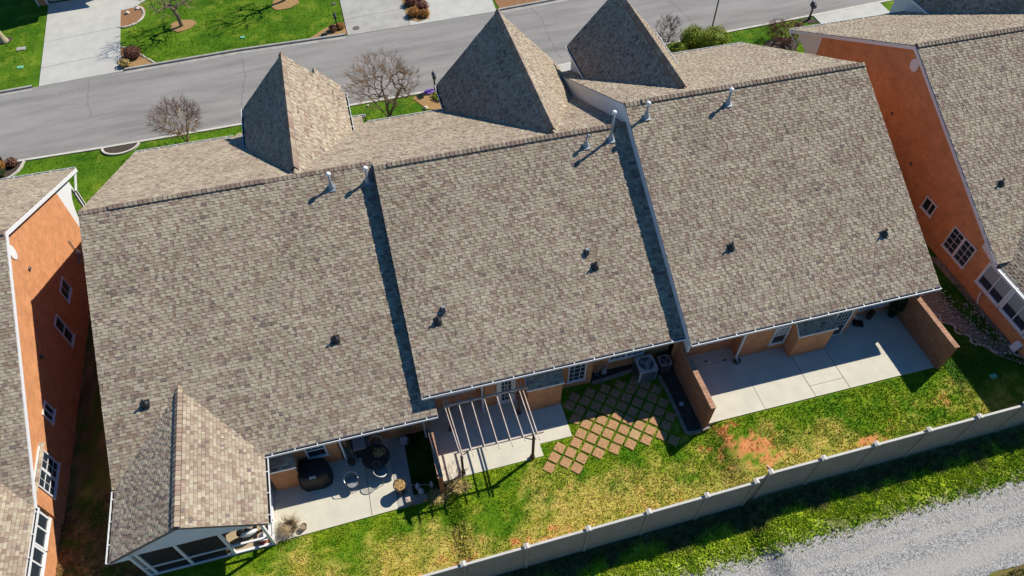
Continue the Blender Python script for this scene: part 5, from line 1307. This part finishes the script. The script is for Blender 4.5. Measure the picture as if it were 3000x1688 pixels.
# ================================================================ TREES AND SHRUBS
def tree(name, x, y, label, cat, stems, r0, hc, rx, rz, n, bark, twig, seed, group=None, ry=None, tip=.0055, tw=4, twl=.30, flat=-.55, lean=(0, 0), droop=0.0, cen=(0, 0)):
    """a bare tree: stems, then limbs reaching to points spread through the crown's dome, radii from the twigs they carry"""
    rg = random.Random(seed); z0 = g(x, y); t = empty(name, (x, y, z0), label, cat, group); ry = ry or rx
    P = [np.array((x, y, z0 - .05))]; par = [-1]
    for k in range(stems):
        a = 2 * PI * k / max(1, stems) + rg.uniform(-.35, .35); q = np.array((x, y, z0 - .05)); i = 0; f = .42 * rg.uniform(.7, 1.2) if stems > 1 else 0
        tgt = np.array((x + cen[0] * .6 + lean[0] + rx * f * math.cos(a), y + cen[1] * .6 + lean[1] + ry * f * math.sin(a), z0 + hc - rz * .35))
        for m_ in range(1, 7):
            u = m_ / 6; p = q + (tgt - q) * np.array((u ** 1.25, u ** 1.25, u)) + np.array((rg.gauss(0, .03), rg.gauss(0, .03), 0)) * (rx / 2)
            P.append(p); par.append(i); i = len(P) - 1
    T = []
    while len(T) < n:
        d = np.array((rg.uniform(-1, 1), rg.uniform(-1, 1), rg.uniform(flat, 1)))
        L = np.linalg.norm(d)
        if L > 1 or L < .25 or rg.random() > .35 + .65 * L: continue
        w_ = 1 + .16 * mnoise.noise(Vector(d) * 1.9 + Vector((seed * 2.7, 0, 0)))
        T.append(np.array((x + cen[0] + d[0] * rx * w_, y + cen[1] + d[1] * ry * w_, z0 + hc + d[2] * rz * w_)))
    T.sort(key=lambda q: np.linalg.norm(q - P[min(5, len(P) - 1)]))
    A_ = np.array(P); leaf = []
    for q in T:
        v = q - A_; dist = np.sqrt((v ** 2).sum(1)) + .9 * np.clip(A_[:, 2] - q[2], 0, 9) + .12 * np.linalg.norm(A_[:, :2] - q[:2], axis=1); dist[0] += 9
        i = int(dist.argmin()); s0 = A_[i]; L = np.linalg.norm(q - s0); k = 3 if L > .35 else 2; j = i
        for m_ in range(1, k + 1):
            u = m_ / k; p = s0 + (q - s0) * u + np.array((rg.gauss(0, .07), rg.gauss(0, .07), rg.gauss(0, .04) + .10 * math.sin(PI * u))) * L
            P.append(p); par.append(j); j = len(P) - 1
        A_ = np.array(P); leaf.append(j)
    cnt = [0] * len(P)
    for j in leaf:
        while j >= 0: cnt[j] += 1; j = par[j]
    mx = max(cnt[1:]); tr, cr = MB(), MB(); ex = math.log(r0 / tip) / math.log(max(2, mx))
    rad = [tip * max(1, c) ** ex for c in cnt]
    for j in range(1, len(P)):
        i = par[j]; ri = rad[j] * 1.12 if i == 0 else min(rad[i], rad[j] * 1.5); big = rad[j] > tip * 2.6
        (tr if big else cr).tube(P[i], P[j], ri, rad[j], 7 if rad[j] > .03 else (5 if big else 3), False, 0, rg.random())
    c0 = Vector((x + cen[0] * .6, y + cen[1] * .6, z0 + hc - rz * .6))
    for j in leaf:
        b_ = Vector(P[j]); o_ = (b_ - c0).normalized()
        for _ in range(tw):
            d = (o_ + Vector((rg.gauss(0, .5), rg.gauss(0, .5), rg.gauss(0, .35) + .1 - droop))).normalized(); l = twl * rg.uniform(.5, 1.3); st = b_.lerp(Vector(P[par[j]]), rg.random() * .8)
            m_ = st + d * l * .55; e_ = st + d * l + Vector((rg.gauss(0, .04), rg.gauss(0, .04), .04 - droop * .1))
            cr.tube(st, m_, tip * .9, tip * .8, 3, False); cr.tube(m_, e_, tip * .8, tip * .55, 3, False)
    tr.build('trunk', M[bark], t); cr.build('crown', M[twig], t)
    return t
CM = 'bare crape myrtle trees'; LT = 'bare trees on the far lawn'
tree('crape_myrtle', 2.12, 38.54, 'wide bare tree with tan twigs between the left and middle steep gables', 'tree', 4, .085, 2.75, 2.35, 1.75, 620, 'bark', 'twig_tan', 3, CM, 2.0, .0062, 4, .34, -.5, (0, 0), 0, (-.15, .2))
tree('crape_myrtle', -10.69, 39.76, 'bushy bare reddish tree left of the left steep gable', 'tree', 8, .045, 2.1, 1.55, 1.15, 520, 'twig_pale', 'twig_red', 4, CM, None, .0058, 4, .28, -.7)
tree('lawn_tree', -11.34, 54.16, 'bare tree in a ring of straw on the far lawn', 'tree', 1, .13, 3.0, 2.1, 2.0, 300, 'bark', 'twig_pale', 5, LT, None, .007, 3, .4, -.8, (-.3, 0))
tree('lawn_tree', -3.6, 55.4, 'tree at the top edge above its straw ring, mostly its foot and shadow showing', 'tree', 1, .13, 3.5, 1.9, 1.9, 240, 'bark', 'twig_grey', 6, LT, None, .007, 3, .4, -.8)
tree('japanese_maple', 30.2, 38.6, 'low reddish weeping maple over the dark bed on the right', 'tree', 3, .06, 1.05, 1.45, .60, 420, 'bark', 'twig_maple', 8, None, None, .006, 5, .26, -.5, (0, 0), .9, (0, .1))
tree('bare_shrub', 22.0, 40.5, 'tall upright bare shrub right of the right steep gable', 'shrub', 10, .025, 1.5, .85, 1.15, 200, 'twig_grey', 'twig_grey', 9, None, None, .0065, 4, .3, -.9)
tree('bare_shrub', 1.02, 12.9, 'small bare shrub with thin twigs before the pergola', 'shrub', 4, .014, .95, .6, .65, 60, 'twig_pale', 'twig_grey', 10, None, None, .0045, 3, .16, -.8)
# leaning pale trunk at the left edge
t = empty('leaning_tree', (-24.3, 56.2, g(-24.3, 56.2)), 'thick pale leaning trunk at the left edge of the far lawn', 'tree')
z = g(-24.3, 56.2); mb = MB(); pts = [(-24.25, 56.0, z - .1), (-24.4, 56.1, z + .5), (-24.75, 56.4, z + 1.8), (-25.2, 56.8, z + 3.2)]
for k, (a, b) in enumerate(zip(pts[:-1], pts[1:])): mb.tube(a, b, (.34, .26, .22)[k], (.26, .22, .19)[k], 12, False)
mb.build('trunk', M['trunk_pale'], t, True)
mb = MB(); rgt = random.Random(77)
for k in range(40):
    a = Vector(pts[-1]) + Vector((rgt.uniform(-.1, .1), rgt.uniform(-.1, .1), -rgt.uniform(0, .5))); d = Vector((rgt.uniform(-1, .6), rgt.uniform(-1, 1), rgt.uniform(.3, 1))).normalized(); q = a + d * rgt.uniform(1, 2.2); mb.tube(a, q, .04, .012, 5, False)
    for _ in range(5): mb.tube(q, q + Vector((rgt.uniform(-.6, .6), rgt.uniform(-.6, .6), rgt.uniform(0, .7))), .01, .004, 3, False)
mb.build('crown', M['twig_grey'], t)

def shrub(name, x, y, r, h, m, label, n=420, leaf=.09, group=None, ry=None, cat='shrub', lobes=0, seed=1, core_=True):
    rg = random.Random(seed); z = g(x, y); t = empty(name, (x, y, z), label, cat, group)
    mb = MB(); ry = ry or r
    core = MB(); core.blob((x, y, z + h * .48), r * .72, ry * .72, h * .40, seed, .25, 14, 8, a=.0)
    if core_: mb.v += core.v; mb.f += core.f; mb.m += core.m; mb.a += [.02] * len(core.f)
    leafcloud(mb, (x, y, z + h * .52), r, ry, h * .52, n, leaf, rg, z + .02, .72)
    for k in range(lobes):
        a = rg.uniform(0, 6.28); leafcloud(mb, (x + r * .5 * math.cos(a), y + ry * .5 * math.sin(a), z + h * .62), r * .55, ry * .55, h * .46, n // 3, leaf, rg, z, .7)
    mb.build('foliage', M[m], t)
    st = MB()
    for k in range(4): st.tube((x, y, z - .05), (x + r * .4 * math.cos(k * 1.6), y + ry * .4 * math.sin(k * 1.6), z + h * .5), .02, .01, 5)
    st.build('stem', M['bark'], t); return t
G1 = 'clipped shrubs in the driveway island'
shrub('hedge_shrub', 23.95, 40.15, 1.0, 1.55, 'leaf_green', 'clipped yellow-green hedge nearer the bare shrub, left half of the pair', 2600, .085, 'clipped hedge pair by the lamp post', .8, 'hedge', 3, 11)
shrub('hedge_shrub', 25.35, 39.75, 1.25, 1.35, 'leaf_green', 'clipped yellow-green hedge at the foot of the lamp post, right half of the pair', 3200, .085, 'clipped hedge pair by the lamp post', .9, 'hedge', 3, 12)
shrub('green_shrub', 22.5, 39.6, .75, 1.0, 'leaf_green', 'small loose green shrub under the tall bare shrub', 900, .1, None, .7, 'shrub', 1, 13)
shrub('brown_shrub', -14.7, 50.95, .72, .85, 'leaf_brown', 'rounded dark brown shrub on the far corner bed by the driveway', 1500, .08, None, .62, 'shrub', 0, 14)
shrub('straw_shrub', -15.2, 50.0, .45, .5, 'leaf_straw', 'straw-coloured low plants beside the far driveway mouth', 420, .12, None, .4, 'shrub', 0, 15)
for i, (x, y, r, m, lab) in enumerate(((5.85, 51.75, .55, 'leaf_brown', 'purple-brown shrub farther left in the driveway island'), (6.55, 50.85, .55, 'leaf_brown', 'purple-brown shrub at the right of the driveway island'), (5.78, 50.2, .52, 'leaf_orange', 'larger orange shrub near the tip of the driveway island'), (6.52, 49.85, .42, 'leaf_orange', 'smaller orange shrub at the tip of the driveway island'), (6.65, 52.4, .5, 'leaf_orange', 'orange shrub cut by the top edge in the driveway island'))):
    shrub('island_shrub', x, y, r, r * 1.25, m, lab, 700, .09, G1, None, 'shrub', 0, 20 + i)
shrub('bed_shrub', -.35, 50.0, .36, .45, 'leaf_brown', 'brownish tuft at the mailbox foot across the street', 260, .1, None, None, 'shrub', 0, 31)
shrub('bed_shrub', .25, 50.2, .36, .42, 'leaf_orange', 'yellow-orange tuft beside the far mailbox, next to the driveway', 300, .1, None, None, 'shrub', 0, 32)
shrub('edge_shrub', -21.95, 40.75, .42, .6, 'leaf_orange', 'orange shrub at the left edge, farther from the roof', 380, .1, 'shrubs in the bed at the left edge', None, 'shrub', 0, 33)
shrub('edge_shrub', -21.35, 40.95, .38, .55, 'leaf_brown', 'brown-orange shrub at the left edge beside the road corner', 380, .1, 'shrubs in the bed at the left edge', None, 'shrub', 0, 34)
shrub('edge_shrub', -22.0, 40.15, .42, .5, 'leaf_dark', 'dark green shrub at the left edge', 420, .1, 'shrubs in the bed at the left edge', None, 'shrub', 0, 35)
shrub('flower_patch', 5.15, 40.55, .42, .2, 'leaf_purple', 'patch of purple flowers at the foot of the mailbox', 420, .08, None, .28, 'flowers', 0, 36)
shrub('bed_plants', 5.9, 39.9, .75, .35, 'leaf_green', 'green low plants in the straw bed beside the middle gable', 700, .12, None, .6, 'plants', 2, 37)
def wisp_clump(x, y, r, label, n, seed):
    rg = random.Random(seed); z = g(x, y); mb = MB()
    for _ in range(n):
        a = rg.uniform(0, 6.28); q = r * math.sqrt(rg.random()); p = Vector((x + q * math.cos(a), y + q * .6 * math.sin(a), z - .02)); e = rg.uniform(0, 6.28)
        d = Vector((math.cos(e), math.sin(e), rg.uniform(.5, 1.8))).normalized() * rg.uniform(.12, .38); w_ = Vector((-math.sin(e), math.cos(e), 0)) * .012
        m_ = p + d * .6; t_ = p + d + Vector((d.x * .4, d.y * .4, -.06)); k = rg.random()
        mb.face([p - w_, p + w_, m_ + w_ * .8, m_ - w_ * .8], 0, k); mb.face([m_ - w_ * .8, m_ + w_ * .8, t_], 0, k)
    tag(mb.build('dry_clump', M['leaf_straw']), label, 'grass clump', 'dry grass clumps before the pergola')
wisp_clump(.30, 12.72, .50, 'dry straw-coloured clump at the end of the left brick wall', 420, 38)
wisp_clump(1.15, 12.72, .42, 'yellow-green dry clump before the pergola post', 260, 39)
shrub('side_plant', -14.2, 21.6, .35, .4, 'leaf_dark', 'small pale plant in the shaded gap beside the left brick house', 200, .1, None, None, 'plant', 0, 40)
for i, (x, y, z, r, lab) in enumerate(((4.55, 38.95, 0, .17, 'pale rock in the straw bed beside the tree'), (.9, 40.35, 0, .10, 'small white rock on the grass by the road edge'), (-15.5, 57.2, 0, .2, 'pale rock in the red mulch bed near the far driveway'), (-14.8, 57.6, 0, .18, 'second pale rock in the red mulch bed, near the front walk'))):
    mb = MB(); mb.blob((x, y, g(x, y) + r * .4), r, r * .8, r * .6, i + 9, .35, 10, 7); tag(mb.build('rock', M['rock'], None, True), lab, 'rock', 'landscape rocks in the beds')
rk = MB()
for k in range(46):
    t_ = k / 45; a = -1.9 + 2.9 * t_; x = -15.55 + 1.30 * math.cos(a) ; y = 56.75 + 1.5 * math.sin(a); s = rg.uniform(.08, .14); rk.blob((x, y, g(x, y) + .05), s, s * .8, s * .6, k, .3, 7, 5)
tag(rk.build('stone_border', M['rock']), 'ring of pale stones round the red mulch bed by the far driveway', 'border')
rk = MB()
for k in range(26):
    t_ = k / 25; x = -15.6 + 2.4 * t_; y = 52.5 - 2.75 * t_ ** 1.2; s = rg.uniform(.07, .12); rk.blob((x, y, g(x, y) + .05), s, s * .8, s * .6, k, .3, 7, 5)
tag(rk.build('stone_border', M['rock']), 'line of pale stones behind the brown shrub on the far corner', 'border')

# ================================================================ GRASS (stuff)
def blades(name, n, x0, x1, y0, y1, hmin, hmax, keep, seed, mul=1.0, wid=.02, per=3):
    r = np.random.RandomState(seed); x = r.uniform(x0, x1, n); y = r.uniform(y0, y1, n); k = keep(x, y, r); x, y = x[k], y[k]; n = len(x)
    z = gz(x, y); col = ground_col(x, y)
    V, F, Cc = [], [], []
    for b in range(per):
        a = r.uniform(0, 2 * PI, n); l = r.uniform(hmin, hmax, n); tl = r.uniform(.3, 1.1, n); ox, oy = r.uniform(-.03, .03, n), r.uniform(-.03, .03, n); w = wid * r.uniform(.7, 1.4, n)
        dx, dy = np.cos(a), np.sin(a); px_, py_ = x + ox, y + oy
        p0 = np.stack([px_ - dy * w, py_ + dx * w, z - .01], 1); p1 = np.stack([px_ + dy * w, py_ - dx * w, z - .01], 1)
        p2 = np.stack([px_ + dx * l * tl, py_ + dy * l * tl, z + l * (1.2 - .5 * tl)], 1)
        base = sum(len(q) for q in V); V.append(np.stack([p0, p1, p2], 1).reshape(-1, 3)); F.append((np.arange(n * 3) + base).reshape(-1, 3))
        c = col * r.uniform(.8, 1.3, (n, 1)) * mul; Cc.append(np.repeat(c, 3, axis=0))
    V = np.concatenate(V); F = np.concatenate(F); Cc = np.concatenate(Cc)
    me = bpy.data.meshes.new(name); me.from_pydata(V.tolist(), [], F.tolist()); ca = me.attributes.new('Col', 'FLOAT_COLOR', 'POINT')
    ca.data.foreach_set('color', np.concatenate([np.clip(Cc, 0, 1), np.ones((len(Cc), 1))], 1).ravel()); me.materials.append(M['blade'])
    o = bpy.data.objects.new(name, me); C.objects.link(o); struct(o, 'stuff'); return o
def keep_back(x, y, r):
    k = np.ones(len(x), bool)
    for (a, b, c, d) in ((-6.9, -.85, 12.55, 17), (.45, 5.07, 13.14, 17), (4.9, 6.6, 13.74, 17), (12.35, 24.7, 12.55, 18), (-12.0, -6.7, 12.4, 18), (8.2, 12.4, 16.1, 18), (11.6, 12.7, 12.4, 17)): k &= ~((x > a) & (x < b) & (y > c) & (y < d))
    k &= ~((y > 8.6) & (y < 9.08))
    for p in PAV: k &= ~((np.abs((x - p.x) * math.cos(ang) + (y - p.y) * math.sin(ang)) < .19) & (np.abs(-(x - p.x) * math.sin(ang) + (y - p.y) * math.cos(ang)) < .19))
    dens = np.clip(.6 + .8 * (fbm(x, y, 1.6, 9) - .3), .3, 1); k &= r.rand(len(x)) < dens
    # bare earth stays bare
    for (cx, cy, rx, ry) in ((14.0, 11.15, 1.0, .6), (14.3, 10.45, 1.1, .4), (19.3, 10.0, .7, .25)): k &= ~((((x - cx) / rx) ** 2 + ((y - cy) / ry) ** 2 < 1) & (r.rand(len(x)) < .85))
    return k
blades('yard_grass', 120000, -16, 30, 9.05, 16.6, .022, .058, keep_back, 1, 1.3)
blades('verge_grass', 60000, -6, 30, 6.4, 8.7, .06, .17, lambda x, y, r: (r.rand(len(x)) < np.clip((y - 6.45) * .9, .04, 1) * np.clip(.2 + 2.2 * (fbm(x, y, 1.6, 9) - .3), .1, 1)), 2, 1.3, .028)
blades('far_verge_grass', 6000, 14, 34, 1.5, 4.6, .05, .14, lambda x, y, r: y < 3.5 + .05 * (x - 21), 3, 1.0)
def keep_front(x, y, r):
    k = (y < np.interp(x, [p[0] for p in NEAR], [p[1] for p in NEAR]) - .25) | (y > np.interp(x, [p[0] for p in FAR], [p[1] for p in FAR]) + .25)
    for (a, b, c, d) in ((-21.9, -15.3, 48, 62), (.5, 12.5, 48, 62), (-5.8, -.7, 34, 41), (5.8, 12, 34, 41), (13.8, 18.4, 34, 41), (33.9, 39.7, 34, 41.5), (-16.2, -13.9, 55, 60)): k &= ~((x > a) & (x < b) & (y > c) & (y < d))
    for (cx, cy, rr_) in ((-11.3, 54.2, .85), (-3.6, 55, .95), (-14.7, 50.7, 1.1), (-.5, 50, 1), (-14.9, 40.6, 1.0), (30.1, 38.75, .9), (5.5, 39.6, 1.0)): k &= (x - cx) ** 2 + (y - cy) ** 2 > rr_ ** 2
    return k
blades('front_lawn_grass', 90000, -26, 40, 35.3, 61, .03, .075, keep_front, 4, 1.0, .02, 2)
# loose stones fading off the lane
r = np.random.RandomState(8); st_ = MB()
for _ in range(1500):
    x = r.uniform(6, 30); y = gedge(x) + abs(r.normal(0, .22)) - .05; s = r.uniform(.012, .035)
    zz = g(x, y); i = len(st_.v); st_.v += [(x - s, y, zz), (x + s * .6, y - s, zz), (x + s * .5, y + s, zz), (x, y, zz + s * 1.2)]
    for f in ((0, 1, 3), (1, 2, 3), (2, 0, 3)): st_.f.append(tuple(i + q for q in f)); st_.m.append(0); st_.a.append(.5)
struct(st_.build('gravel', mat('loose_gravel', (.36, .355, .35), .9, var=.3, scale=30)), 'stuff')

for o in list(bpy.data.objects):
    if '_o' in o: del o['_o']
print('objects', len(bpy.data.objects), 'faces', sum(len(m.polygons) for m in bpy.data.meshes))
